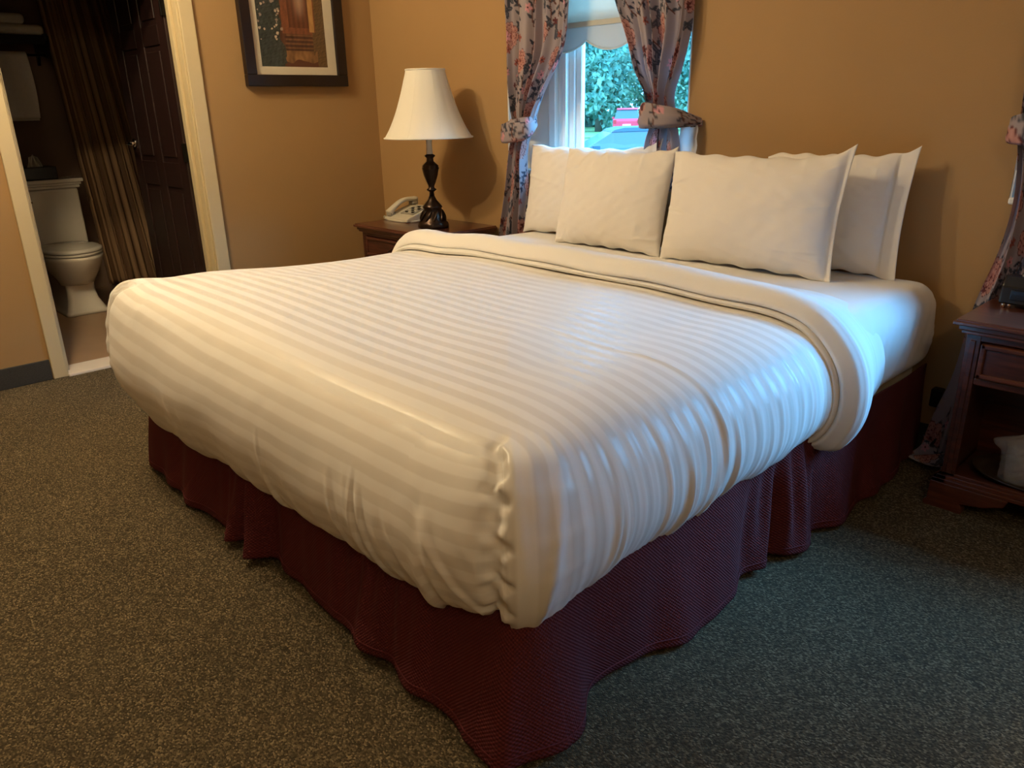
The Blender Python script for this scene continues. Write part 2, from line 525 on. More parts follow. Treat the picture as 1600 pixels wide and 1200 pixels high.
def prism(name, poly, axis, a0, a1, mat, parent=None, bevel=0.0, label=None, kind=None, smooth=False):
    """polygon in the two other axes, extruded along axis"""
    bm = bmesh.new()
    def mk(p, a):
        return {'x': (a, p[0], p[1]), 'y': (p[0], a, p[1]), 'z': (p[0], p[1], a)}[axis]
    lo = [bm.verts.new(mk(p, a0)) for p in poly]; hi = [bm.verts.new(mk(p, a1)) for p in poly]
    bm.faces.new(lo); bm.faces.new(hi[::-1])
    for k in range(len(poly)):
        bm.faces.new([lo[k], hi[k], hi[(k + 1) % len(poly)], lo[(k + 1) % len(poly)]])
    return link(name, finish(bm, bevel), mat, parent, smooth, label, kind)


def waves(x, y, seed, freq, n=7):
    """smooth random undulation, about -1..1"""
    r = np.random.default_rng(seed); out = 0
    for k in range(n):
        a = r.uniform(0, 2 * PI); f = freq * r.uniform(0.5, 1.7)
        out = out + np.sin((np.cos(a) * x + np.sin(a) * y) * f * 2 * PI + r.uniform(0, 6.28) + 0.8 * np.sin(y * f * 3 + k))
    return out / n * 1.5


def sstep(a, b, x):
    t = np.clip((x - a) / (b - a), 0, 1)
    return t * t * (3 - 2 * t)


def spline(xs, ys, x):
    """smooth monotone-ish cubic through the points"""
    xs = np.array(xs, float); ys = np.array(ys, float)
    m = np.gradient(ys, xs)
    k = np.clip(np.searchsorted(xs, x) - 1, 0, len(xs) - 2)
    h = xs[k + 1] - xs[k]; t = np.clip((x - xs[k]) / h, 0, 1)
    return ((2 * t**3 - 3 * t**2 + 1) * ys[k] + (t**3 - 2 * t**2 + t) * h * m[k] + (-2 * t**3 + 3 * t**2) * ys[k + 1] + (t**3 - t**2) * h * m[k + 1])


# ================================================================== SETTING
XL, YB = -4.33, 2.98
XR, YF, ZC = 1.9, -3.0, 3.0
box('floor', (XL, XR, YF, YB, -0.06, 0.0), M['carpet'], kind='structure')
box('ceiling', (-6.6, XR + .1, YF - .1, YB + 0.3, ZC, ZC + 0.08), M['ceiling'], kind='structure')
# back wall with two window openings
W1 = (-3.13, -2.00); W2 = (-0.735, 0.95); WZ = (0.93, 2.12); WT = 0.20
boxes('wall_back', [(XL - 0.14, W1[0], YB, YB + WT, -0.1, ZC), (W1[1], W2[0], YB, YB + WT, -0.1, ZC), (W2[1], XR + .1, YB, YB + WT, -0.1, ZC),
                    (W1[0], W1[1], YB, YB + WT, -0.1, WZ[0]), (W2[0], W2[1], YB, YB + WT, -0.1, WZ[0]),
                    (W1[0], W1[1], YB, YB + WT, WZ[1], ZC), (W2[0], W2[1], YB, YB + WT, WZ[1], ZC)], M['wall'], kind='structure')
# left wall with the bathroom doorway
DY0, DY1, DZ = 0.925, 1.80, 2.05
boxes('wall_left', [(XL - 0.14, XL, YF, DY0, -0.1, ZC), (XL - 0.14, XL, DY1, YB, -0.1, ZC), (XL - 0.14, XL, DY0, DY1, DZ, ZC)], M['wall'], kind='structure')
box('wall_right', (XR, XR + 0.1, YF, YB, -0.1, ZC), M['wall'], kind='structure')
box('wall_front', (XL - 0.14, XR + 0.1, YF - 0.1, YF, -0.1, ZC), M['wall'], kind='structure')
# carpet baseboard strips
box('baseboard_left', (XL, XL + 0.012, YF, DY0 - 0.065, 0, 0.105), M['base'], kind='structure', bevel=0.003)
box('baseboard_left.001', (XL, XL + 0.012, DY1 + 0.08, YB, 0, 0.105), M['base'], kind='structure', bevel=0.003)
box('baseboard_back', (XL, XR, YB - 0.012, YB, 0, 0.105), M['base'], kind='structure', bevel=0.003)
# door casing, jamb and stop
tr = boxes('trim_1', [(XL - 0.0, XL + 0.018, DY0 - 0.062, DY0 + 0.004, 0, DZ + 0.07), (XL, XL + 0.018, DY1 - 0.004, DY1 + 0.070, 0, DZ + 0.07),
                      (XL, XL + 0.018, DY0 - 0.062, DY1 + 0.070, DZ - 0.004, DZ + 0.07)], M['casing'], kind='structure', bevel=0.004)
boxes('trim_2', [(XL - 0.14, XL, DY0, DY0 + 0.012, 0, DZ), (XL - 0.14, XL, DY1 - 0.012, DY1, 0, DZ), (XL - 0.14, XL, DY0, DY1, DZ - 0.012, DZ),
                 (XL - 0.085, XL - 0.05, DY1 - 0.030, DY1 - 0.012, 0, DZ), (XL - 0.085, XL - 0.05, DY0 + 0.012, DY0 + 0.030, 0, DZ)], M['casing'], kind='structure', bevel=0.003)
box('trim_3', (XL - 0.15, XL + 0.03, DY0 + 0.006, DY1 - 0.006, -0.02, 0.013), M['marble'], kind='structure', bevel=0.005)

# bathroom shell
BX = -6.50
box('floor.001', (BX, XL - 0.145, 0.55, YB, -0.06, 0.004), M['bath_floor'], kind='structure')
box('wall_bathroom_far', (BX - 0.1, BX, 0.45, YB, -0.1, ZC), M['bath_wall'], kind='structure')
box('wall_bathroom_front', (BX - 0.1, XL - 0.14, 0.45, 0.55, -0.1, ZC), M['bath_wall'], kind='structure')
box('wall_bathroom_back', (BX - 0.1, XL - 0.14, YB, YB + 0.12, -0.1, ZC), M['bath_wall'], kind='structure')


# ------------------------------------------------------------------ windows
def window(n, x0, x1):
    z0, z1 = WZ
    y0, y1 = YB + 0.09, YB + 0.17
    w = boxes('window_%d' % n, [(x0, x0 + 0.05, y0, y1, z0, z1), (x1 - 0.05, x1, y0, y1, z0, z1), (x0, x1, y0, y1, z0, z0 + 0.05), (x0, x1, y0, y1, z1 - 0.05, z1)],
              M['white_frame'], kind='structure', bevel=0.006)
    boxes('reveal_lining', [(x0, x0 + 0.006, YB + 0.002, y0 + .01, z0, z1), (x1 - 0.006, x1, YB + 0.002, y0 + .01, z0, z1), (x0, x1, YB + 0.002, y0 + .01, z1 - 0.006, z1)], M['white_frame'], w)
    box('window_sill', (x0 + .001, x1 - .001, YB - 0.015, y0 + 0.01, z0, z0 + 0.022), M['white_frame'], w, bevel=0.006)
    # broad stepped jamb on the left, as thick as the old wall
    box('jamb_panel', (x0 + 0.006, x0 + 0.245, y0 - 0.01, y0 + 0.055, z0 + 0.022, z1 - 0.006), M['white_frame'], w, bevel=0.003)
    for ja, jb, jd in ((0.240, 0.285, -0.028), (0.285, 0.325, -0.004), (0.325, 0.350, -0.018), (0.350, 0.385, 0.006)):
        box('jamb_strip', (x0 + ja, x0 + jb, y0 + jd, y0 + 0.055, z0 + 0.022, z1 - 0.006), M['white_frame'], w, bevel=0.004)
    a, b = x0 + 0.385, x1 - 0.05
    yl, yu = y0 + 0.02, y0 + 0.05
    zm = 1.70
    boxes('lower_sash', [(a, a + 0.035, yl, yl + 0.03, z0 + 0.05, zm), (b - 0.035, b, yl, yl + 0.03, z0 + 0.05, zm),
                         (a, b, yl, yl + 0.03, z0 + 0.05, z0 + 0.09), (a, b, yl, yl + 0.03, zm - 0.035, zm)], M['white_frame'], w, bevel=0.005)
    boxes('upper_sash', [(a, a + 0.04, yu, yu + 0.03, zm - 0.03, z1 - 0.05), (b - 0.04, b, yu, yu + 0.03, zm - 0.03, z1 - 0.05),
                         (a, b, yu, yu + 0.03, zm - 0.03, zm + 0.01), (a, b, yu, yu + 0.03, z1 - 0.09, z1 - 0.05)], M['white_frame'], w, bevel=0.005)
    box('track', (a, a + 0.012, yu, yu + 0.02, z0 + 0.05, z1 - 0.05), M['white_frame'], w)
    box('pane', (a + 0.03, b - 0.03, yl + 0.012, yl + 0.016, z0 + 0.085, zm - 0.03), M['glass'], w)
    box('pane', (a + 0.03, b - 0.03, yu + 0.012, yu + 0.016, zm, z1 - 0.085), M['glass'], w)
    return w


window(1, *W1)
window(2, *W2)


def roller_shade(x0, x1, label, ys=YB + 0.045, up=0.0):
    t = thing('roller_shade', label, 'window shade', ((x0 + x1) / 2, ys, WZ[1]), 'roller shades in the window recesses')
    tube('roller', [(x0 + 0.02, ys + 0.02, WZ[1] - 0.04), (x1 - 0.02, ys + 0.02, WZ[1] - 0.04)], 0.02, M['white_frame'], t, 14)
    zb = 1.625 + up
    n = 60
    xs = np.linspace(x0 + 0.012, x1 - 0.012, n)
    zs = np.linspace(WZ[1] - 0.04, zb, 8)
    G = np.stack([np.broadcast_to(xs, (8, n)), np.full((8, n), ys) + 0.002 * np.sin(zs * 20)[:, None], np.broadcast_to(zs[:, None], (8, n))], -1)
    grid_obj('shade_cloth', G, M['shade_cloth'], t, thick=0.0012)
    box('hem_bar', (x0 + 0.012, x1 - 0.012, ys - 0.006, ys + 0.004, zb - 0.012, zb + 0.012), M['shade_cloth'], t, bevel=0.003)
    n = 160
    xs = np.linspace(x0 + 0.012, x1 - 0.012, n)
    ph = (xs - (-2.915)) / 0.292
    drop = zb - up - (1.525 - 0.048 * np.abs(np.sin(PI * ph)) ** 0.8 + 0.03)
    k = np.linspace(0, 1, 10)[:, None]
    G = np.stack([np.broadcast_to(xs, (10, n)), np.full((10, n), ys + 0.001), zb - k * drop[None]], -1)
    grid_obj('scalloped_skirt', G, M['skirt_cloth'], t, thick=0.0012)
    pts = np.stack([xs, np.full(n, ys - 0.001), zb - drop], -1)
    tube('edge_trim', pts, 0.004, M['shade_cloth'], t, 6)
    return t


roller_shade(*W1, 'cream roller shade with scalloped edge over the window behind the bed')
roller_shade(*W2, 'cream scalloped roller shade in the window behind the right nightstand', up=0.33)


# ------------------------------------------------------------------ floral print
def floral(U, V, seed=3, TW=0.52, TH=0.62):
    r = np.random.default_rng(seed)
    sh = U.shape
    u = np.mod(U, TW).ravel(); v = np.mod(V, TH).ravel()
    C = np.empty((u.size, 3)); C[:] = srgb(156, 144, 148)

    def delta(cx, cy):
        dx = u - cx; dy = v - cy
        dx = dx - TW * np.round(dx / TW); dy = dy - TH * np.round(dy / TH)
        return dx, dy

    def put(m, col): C[m] = col
    slate, navy, brown = srgb(62, 64, 76), srgb(40, 44, 62), srgb(96, 58, 48)
    # branching stems with leaves
    for k in range(14):
        p = np.array([r.uniform(0, TW), r.uniform(0, TH)]); a = r.uniform(0, 2 * PI); cur = r.uniform(-1, 1)
        for s in range(26):
            a += cur * 0.09; p = p + 0.0065 * np.array([math.cos(a), math.sin(a)])
            dx, dy = delta(*p)
            put(dx * dx + dy * dy < 0.0035 ** 2, brown if k % 3 else slate)
            if s % 4 == 2:
                b = a + (0.9 if (s // 4) % 2 else -0.9)
                c = p + 0.017 * np.array([math.cos(b), math.sin(b)])
                dx, dy = delta(*c)
                l = dx * math.cos(b) + dy * math.sin(b); w = -dx * math.sin(b) + dy * math.cos(b)
                q = (l / 0.016) ** 2 + (w / (0.0065 * (1 - 0.4 * l / 0.016))) ** 2
                put(q < 1, slate if (s + k) % 3 else navy)
    # dark leaf clumps
    for k in range(11):
        c = np.array([r.uniform(0, TW), r.uniform(0, TH)])
        for j in range(5):
            b = r.uniform(0, 2 * PI); cc = c + 0.02 * np.array([math.cos(b), math.sin(b)])
            dx, dy = delta(*cc)
            l = dx * math.cos(b) + dy * math.sin(b); w = -dx * math.sin(b) + dy * math.cos(b)
            q = (l / 0.026) ** 2 + (w / 0.011) ** 2
            put(q < 1, slate); put((q < 0.8) & (np.abs(w) < 0.0012), srgb(110, 108, 116))
    # big blooms
    coral, pale, deep = srgb(148, 76, 66), srgb(192, 146, 138), srgb(92, 36, 38)
    spots = [(0.10, 0.10), (0.36, 0.20), (0.18, 0.33), (0.43, 0.46), (0.08, 0.52), (0.28, 0.58)]
    for k, (cx, cy) in enumerate(spots):
        R0 = r.uniform(0.056, 0.074); ph = r.uniform(0, 6.28)
        dx, dy = delta(cx, cy)
        for ring, (n, rc, pl_, pw_) in enumerate(((9, 0.66, 0.36, 0.30), (7, 0.44, 0.32, 0.26), (5, 0.22, 0.26, 0.22))):
            for j in range(n):
                a = ph + 2 * PI * (j + 0.5 * ring) / n + r.uniform(-0.12, 0.12)
                px_, py_ = dx - rc * R0 * math.cos(a), dy - rc * R0 * math.sin(a)
                l = (px_ * math.cos(a) + py_ * math.sin(a)) / (pl_ * R0); w = (-px_ * math.sin(a) + py_ * math.cos(a)) / (pw_ * R0)
                q = l * l + w * w * (1 - 0.25 * np.clip(l, -1, 1))
                m = q < 1
                tcol = np.clip(0.5 + 0.5 * l, 0, 1)[:, None]
                cA = np.array(coral if (k + ring) % 2 else srgb(156, 94, 86))
                C[m] = (cA * (1 - tcol) + np.array(pale) * tcol)[m]
                put(m & (q > 0.80), deep); put(m & (np.abs(w + 0.25 * np.sin(3 * l)) < 0.09) & (l < 0.3), srgb(140, 70, 66))
        put(np.hypot(dx, dy) < 0.10 * R0, deep)
    # small star flowers
    for k in range(20):
        dx, dy = delta(r.uniform(0, TW), r.uniform(0, TH))
        R0 = r.uniform(0.014, 0.024); n = 5 + k % 2
        rr = np.hypot(dx, dy); th = np.arctan2(dy, dx) + k
        m = rr < R0 * (0.35 + 0.65 * np.abs(np.cos(n / 2 * th)))
        put(m, [coral, deep, srgb(210, 150, 160)][k % 3]); put(rr < R0 * 0.2, srgb(60, 40, 45))
    return C.reshape(*sh, 3)


# ------------------------------------------------------------------ curtains
def cloth_panel(name, zs, left, right, ymid, parent, folds=7, depth=0.035, cw=1.0, cols=190, rows=300, useed=0.0, ytop=None, phase=0.3, tops=None):
    """hanging cloth whose left / right edges follow splines through heights zs (listed top down)"""
    z = np.linspace(zs[0], zs[-1], rows)
    xl = spline(-np.array(zs), left, -z); xr = spline(-np.array(zs), right, -z)
    a = np.linspace(0, 1, cols)
    A, Z = np.meshgrid(a, z)
    wid = (xr - xl)
    slack = np.clip(depth * (0.45 + 0.55 * (1 - wid / max(wid.max(), 1e-3))), 0.006, None)[:, None]
    warp = A + 0.035 * np.sin(2 * PI * A * 2 + Z * 1.3 + phase)
    X = xl[:, None] + (wid[:, None]) * (warp + 0.0)
    X = np.clip(X, xl[:, None] - 0.004, xr[:, None] + 0.004)
    th = 2 * PI * folds * A + phase + 0.5 * np.sin(Z * 4 + 5 * A)
    Y = ymid + slack * np.sin(th) + 0.3 * slack * np.sin(2.3 * th + 1) + 0.006 * waves(A * 2, Z, 5, 1.5)
    Y = np.minimum(Y, YB - 0.022)
    G = np.stack([X, Y, Z], -1)
    col = floral(A * cw + useed, Z + useed * 1.7)
    return grid_obj(name, G, M['floral'], parent, attrs={'print': ('FLOAT_COLOR', col)}, flip=False), G


def tieback(parent, pts, h, seed, name='tieback'):
    """band of the same cloth swept along a path; h = half height along it"""
    pts = np.array(pts, float); m = 90
    s = np.linspace(0, 1, len(pts)); t = np.linspace(0, 1, m)
    P = np.stack([spline(s, pts[:, k], t) for k in range(3)], -1)
    hh = spline(s, h, t) if not np.isscalar(h) else np.full(m, h)
    n = 26
    ph = np.linspace(0, 2 * PI, n)
    T = np.gradient(P, axis=0); T /= np.linalg.norm(T, axis=1)[:, None]
    up = np.array([0, 0, 1.0]); B = np.cross(T, up); B /= np.linalg.norm(B, axis=1)[:, None] + 1e-9
    pleat = 1 + 0.20 * np.sin(3 * ph[None] + 5 * t[:, None]) + 0.09 * np.sin(7 * ph[None] - 9 * t[:, None]) + 0.07 * np.sin(12 * ph[None] + 3 * np.sin(6 * t[:, None]))
    G = P[:, None, :] + (np.cos(ph) * hh[:, None] * pleat)[..., None] * up + (np.sin(ph) * (0.24 * hh[:, None] + 0.003) * pleat)[..., None] * B[:, None, :]
    U = np.broadcast_to(t[:, None] * 0.62 + seed, (m, n)); V = np.broadcast_to(ph[None] / (2 * PI) * 0.30 + seed + 0.1, (m, n))
    return grid_obj(name, G, M['floral'], parent, attrs={'print': ('FLOAT_COLOR', floral(U, V))})


CY = 2.925
# left curtain of the window behind the bed
c = thing('curtain', 'floral curtain tied back at the left of the window behind the bed', 'curtain', (-3.08, CY, 0.05), 'floral curtains')
cloth_panel('panel', [2.30, 1.76, 1.48, 1.37, 1.24, 1.18], [-3.10, -3.075, -3.07, -3.06, -3.03, -3.005], [-2.55, -2.635, -2.686, -2.765, -2.85, -2.875], CY - 0.01, c, 5, 0.035, 0.95, useed=0.13)
cloth_panel('lower_panel', [1.18, 1.10, 0.85, 0.62, 0.3, 0.03], [-3.01, -3.035, -3.09, -3.155, -3.20, -3.22], [-2.875, -2.92, -2.945, -2.965, -2.96, -2.95], CY - 0.005, c, 4, 0.03, 0.8, 150, 200, useed=0.41, phase=1.0)
tieback(c, [(-3.105, YB - 0.012, 1.165), (-3.06, CY - 0.05, 1.135), (-2.96, CY - 0.085, 1.14), (-2.87, CY - 0.05, 1.16), (-2.90, CY + 0.02, 1.19), (-3.05, CY + 0.03, 1.19), (-3.11, YB - 0.012, 1.175)], [0.012, 0.04, 0.05, 0.045, 0.035, 0.025, 0.012], 0.2)
n1 = 20
A, K = np.meshgrid(np.linspace(0, 1, n1), np.linspace(0, 1, 12))
grid_obj('lining', np.stack([-3.095 + 0.075 * A - 0.02 * K * A, YB - 0.035 + 0.008 * np.sin(9 * A), 1.135 - 0.09 * K], -1), M['lining'], c, label='white lining showing beside the tieback')
# right curtain of the window behind the bed
c = thing('curtain', 'floral curtain tied back at the right of the window behind the bed', 'curtain', (-2.1, CY, 0.6), 'floral curtains')
cloth_panel('panel', [2.30, 1.68, 1.54, 1.40, 1.30, 1.21], [-2.46, -2.354, -2.29, -2.232, -2.166, -2.155], [-1.93, -1.962, -1.978, -2.02, -2.055, -2.04], CY - 0.01, c, 5, 0.035, 0.95, useed=0.30, phase=2.0)
cloth_panel('lower_panel', [1.21, 1.16, 1.12, 1.06, 0.90], [-2.155, -2.17, -2.19, -2.205, -2.225], [-2.04, -2.02, -2.01, -2.0, -1.985], CY - 0.005, c, 3, 0.03, 0.7, 150, 110, useed=0.05, phase=1.4)
tieback(c, [(-1.925, YB - 0.012, 1.19), (-2.0, CY - 0.05, 1.205), (-2.10, CY - 0.085, 1.21), (-2.165, CY - 0.06, 1.21), (-2.15, CY + 0.02, 1.20), (-2.0, CY + 0.03, 1.19), (-1.92, YB - 0.012, 1.185)], [0.012, 0.038, 0.048, 0.042, 0.03, 0.02, 0.012], 0.33)
grid_obj('lining', np.stack([-2.02 + 0.095 * A, YB - 0.03 - 0.012 * np.sin(7 * A) + 0.004 * np.sin(14 * K), 1.175 - 0.15 * K], -1), M['lining'], c, label='white pleated lining below the tieback')
# left curtain of the window by the right nightstand, to the floor
c = thing('curtain', 'floral curtain hanging to the floor behind the right nightstand', 'curtain', (-0.7, CY, 0.02), 'floral curtains')
cloth_panel('panel', [2.30, 1.7, 1.4, 1.27, 1.18], [-0.775, -0.765, -0.755, -0.745, -0.74], [-0.36, -0.42, -0.48, -0.52, -0.55], CY - 0.01, c, 5, 0.035, 0.95, useed=0.22, phase=0.8)
cloth_panel('lower_panel', [1.18, 1.10, 0.95, 0.79, 0.605, 0.32, 0.15, 0.03], [-0.74, -0.725, -0.712, -0.728, -0.771, -0.80, -0.838, -0.855], [-0.55, -0.53, -0.50, -0.47, -0.44, -0.42, -0.42, -0.42], CY - 0.02, c, 4, 0.04, 0.85, 170, 260, useed=0.15, phase=0.2)
tieback(c, [(-0.765, YB - 0.012, 1.15), (-0.73, CY - 0.05, 1.165), (-0.61, CY - 0.085, 1.17), (-0.545, CY - 0.05, 1.18), (-0.57, CY + 0.02, 1.19), (-0.68, CY + 0.03, 1.19), (-0.765, YB - 0.012, 1.17)], [0.012, 0.04, 0.05, 0.045, 0.035, 0.025, 0.012], 0.11)
grid_obj('lining', np.stack([-0.727 + 0.06 * A, YB - 0.035 + 0.008 * np.sin(9 * A), 1.13 - 0.09 * K], -1), M['lining'], c, label='white lining showing beside the tieback')
# the hem lying on the carpet
a_, b_ = np.meshgrid(np.linspace(0, 1, 80), np.linspace(0, 1, 60))
hx = -0.862 + 0.19 * a_ + 0.02 * np.sin(5 * b_)
hy = YB - 0.03 - 0.15 * b_ * (0.75 + 0.25 * np.sin(PI * a_))
hz = 0.012 + 0.05 * (1 - b_) ** 1.5 + 0.012 * np.sin(9 * a_ + 6 * b_) * np.sin(PI * b_) ** 0.5 + 0.008
grid_obj('puddled_hem', np.stack([hx, hy, np.maximum(hz, 0.006)], -1), M['floral'], c, attrs={'print': ('FLOAT_COLOR', floral(a_ * 0.3 + 0.33, b_ * 0.22 + 0.30))})
# unseen partner on the same window, added to cut daylight on the floor
c = thing('curtain', 'unseen floral curtain added at the far right of the window by the right nightstand', 'curtain', (0.8, CY, 0.02), 'floral curtains')
cloth_panel('panel', [2.30, 1.7, 1.4, 1.27, 1.18], [0.45, 0.52, 0.64, 0.70, 0.74], [0.97, 0.955, 0.94, 0.93, 0.92], CY - 0.01, c, 5, 0.035, 0.95, 100, 150, useed=0.32, phase=0.5)
cloth_panel('lower_panel', [1.18, 1.0, 0.6, 0.3, 0.03], [0.74, 0.70, 0.66, 0.64, 0.62], [0.92, 0.93, 0.97, 1.0, 1.02], CY - 0.02, c, 4, 0.04, 0.85, 90, 140, useed=0.05, phase=0.9)
tieback(c, [(0.955, YB - 0.012, 1.15), (0.92, CY - 0.05, 1.165), (0.83, CY - 0.085, 1.17), (0.74, CY - 0.05, 1.18), (0.77, CY + 0.02, 1.19), (0.90, CY + 0.03, 1.19), (0.955, YB - 0.012, 1.17)], [0.012, 0.04, 0.05, 0.045, 0.035, 0.025, 0.012], 0.11)
# curtain rods above, out of the photograph's frame but holding the cloth
for x0, x1, nm in ((-3.25, -1.85, 'the window behind the bed'), (-0.85, 1.07, 'the window by the right nightstand')):
    t = thing('curtain_rod', 'dark curtain rod above ' + nm, 'curtain rod', (x0, CY, 2.31))
    tube('rod', [(x0, CY, 2.31), (x1, CY, 2.31)], 0.011, M['dark_metal'], t, 12)
    for xe in (x0, x1):
        box('bracket', (xe - 0.01, xe + 0.01, CY, YB, 2.30, 2.32), M['dark_metal'], t, bevel=0.002)


# ================================================================== BED
BX0, BX1, BY0, BY1 = -2.90, -0.90, 0.86, 2.955
bed = thing('bed', 'king bed with white fitted sheet on burgundy skirted box spring', 'bed', (-1.9, 1.9, 0.0))
box('box_spring', (BX0 + 0.03, BX1 - 0.03, BY0 + 0.03, BY1, 0.16, 0.335), M['box_spring'], bed, bevel=0.02, seg=3)
bm = bmesh.new()
for x in (BX0 + 0.12, (BX0 + BX1) / 2, BX1 - 0.12):
    for y in (BY0 + 0.2, BY1 - 0.15):
        pass
bm.free()
boxes('bed_frame', [(BX0 + 0.05, BX1 - 0.05, BY0 + 0.08, BY0 + 0.12, 0.12, 0.16), (BX0 + 0.05, BX1 - 0.05, BY1 - 0.1, BY1 - 0.06, 0.12, 0.16),
                    (BX0 + 0.05, BX0 + 0.09, BY0 + 0.08, BY1 - 0.06, 0.12, 0.16), (BX1 - 0.09, BX1 - 0.05, BY0 + 0.08, BY1 - 0.06, 0.12, 0.16)], M['dark_metal'], bed)
for x in (BX0 + 0.2, BX1 - 0.2):
    for y in (BY0 + 0.25, BY1 - 0.2):
        lathe('leg', [(0.028, 0), (0.028, 0.02), (0.018, 0.03), (0.018, 0.12)], x, y, M['dark_metal'], bed, 16)

# mattress in its fitted sheet
nu, nv = 150, 160


def superbox(x0, x1, y0, y1, z0, z1, r, name, mat, parent, amp=0.004, seed=1, n=46):
    """rounded block, sampled finely enough for creases"""
    bm = bmesh.new()
    bmesh.ops.create_cube(bm, size=1.0)
    bmesh.ops.subdivide_edges(bm, edges=bm.edges, cuts=n, use_grid_fill=True)
    V = np.array([v.co[:] for v in bm.verts])
    h = np.array([(x1 - x0), (y1 - y0), (z1 - z0)]) / 2; c0 = np.array([(x0 + x1), (y0 + y1), (z0 + z1)]) / 2
    P = V * 2 * h
    core = np.clip(P, -(h - r), h - r)
    D = P - core; ln = np.linalg.norm(D, axis=1)[:, None]
    N_ = np.where(ln > 1e-6, D / np.maximum(ln, 1e-9), 0)
    # cube faces: map onto rounded surface
    P2 = np.where(ln > 1e-6, core + N_ * r, P)
    return bm, P2 + c0, N_


bm, P, N_ = superbox(BX0 + 0.005, BX1 + 0.022, 0.93, 2.958, 0.335, 0.648, 0.085, 'mattress', M['sheet'], bed, n=110)
dz = 0.004 * waves(P[:, 0], P[:, 1], 21, 2.0) * sstep(0.5, 0.6, P[:, 2])
P[:, 2] += dz + 0.012 * sstep(0.55, 0.64, P[:, 2]) * np.exp(-((P[:, 1] - 2.55) / 0.45) ** 2)
side = sstep(-1.02, -0.93, P[:, 0])
for k in range(9):                      # slanting pull lines on the side near the head
    y0 = 2.32 + 0.075 * k; s = rng.uniform(0.3, 0.9)
    d = (P[:, 1] - y0) - s * (P[:, 2] - 0.5)
    P[:, 0] += side * rng.uniform(0.002, 0.006) * np.exp(-(d / 0.013) ** 2) * sstep(0.34, 0.42, P[:, 2])
under = sstep(2.3, 2.12, P[:, 1])
P[:, 0] = np.where(P[:, 0] > -1.9, P[:, 0] - 0.075 * under * sstep(-1.3, -0.9, P[:, 0]), P[:, 0] + 0.03 * under * sstep(-2.5, -2.9, P[:, 0]))
P[:, 2] -= 0.05 * under * sstep(0.45, 0.62, P[:, 2])
P[:, 1] += 0.06 * sstep(1.2, 0.93, P[:, 1])
P[:, 0] += side * 0.012 * np.sin(np.clip((P[:, 2] - 0.335) / 0.3, 0, 1) * PI)
for v, p in zip(bm.verts, P): v.co = p
bmesh.ops.recalc_face_normals(bm, faces=bm.faces)
me = bpy.data.meshes.new('mesh'); bm.to_mesh(me); bm.free()
link('mattress', me, M['sheet'], bed, True, label='mattress in a white fitted sheet')

# bed skirt ---------------------------------------------------------
sx0, sx1, sy0, sy1 = BX0 - 0.0, BX1 + 0.012, BY0 - 0.006, BY1
nl, nf, nr = 160, 520, 640
path, nrm, ss, tagf = [], [], [], []
CR = 0.075
for k in range(nl):
    y = sy1 + (sy0 + CR - sy1) * k / (nl - 1); path.append((sx0, y)); nrm.append((-1, 0)); tagf.append(0)
for k in range(1, 24):
    a = PI + PI / 2 * k / 24; path.append((sx0 + CR + CR * math.cos(a), sy0 + CR + CR * math.sin(a))); nrm.append((math.cos(a), math.sin(a))); tagf.append(1)
for k in range(nf):
    x = sx0 + CR + (sx1 - sx0 - 2 * CR) * k / (nf - 1); path.append((x, sy0)); nrm.append((0, -1)); tagf.append(2)
for k in range(1, 50):
    a = 1.5 * PI + PI / 2 * k / 50; path.append((sx1 - CR + CR * math.cos(a), sy0 + CR + CR * math.sin(a))); nrm.append((math.cos(a), math.sin(a))); tagf.append(3)
for k in range(nr):
    y = sy0 + CR + (sy1 - sy0 - CR) * k / (nr - 1); path.append((sx1, y)); nrm.append((1, 0)); tagf.append(4)
path = np.array(path); nrm = np.array(nrm); tagf = np.array(tagf)
flare = np.full(len(path), 0.035)
m = tagf == 2; x = path[m, 0]
fx = spline([-2.90, -2.82, -2.66, -2.45, -2.25, -2.16, -2.115, -2.075, -2.03, -1.985, -1.93, -1.85, -1.68, -1.52, -1.42, -1.30, -1.20, -1.10, -1.045, -1.0],
            [0.025, 0.035, 0.044, 0.05, 0.036, 0.045, 0.085, 0.030, 0.018, 0.080, 0.030, 0.020, 0.03, 0.045, 0.058, 0.05, 0.062, 0.054, 0.050, 0.064], x)
flare[m] = fx + 0.004 * np.sin(x * 40)
m = tagf == 4; y = path[m, 1]
fy = spline([0.854, 0.92, 0.985, 1.10, 1.21, 1.34, 1.475, 1.62, 1.75, 1.80, 1.845, 1.90, 1.955, 2.0, 2.06, 2.18, 2.30, 2.50, 2.70, 2.96],
            [0.06, 0.062, 0.045, -0.020, -0.012, 0.028, 0.038, 0.024, 0.002, 0.012, -0.030, 0.032, 0.060, 0.050, 0.02, 0.056, 0.05, 0.062, 0.04, 0.010], y)
flare[m] = fy + 0.003 * np.sin(y * 47)
m = tagf == 3; flare[m] = np.linspace(0.066, 0.062, m.sum()) + 0.026 * np.exp(-((np.linspace(0, 1, m.sum()) - 0.3) / 0.16) ** 2)
seg = np.r_[0, np.cumsum(np.hypot(*np.diff(path + nrm * 0.03, axis=0).T))]
nz_ = 44
tt = np.linspace(0, 1, nz_)[:, None]
z = 0.345 - tt * (0.345 - 0.014)
pw = tt ** 1.15
gather = np.exp(-((path[:, 1] - 1.9) / 0.16) ** 2) * (tagf == 4) + 0.4 * np.exp(-((path[:, 0] + 1.35) / 0.25) ** 2) * (tagf == 2) + np.exp(-((path[:, 0] + 2.05) / 0.13) ** 2) * (tagf == 2)
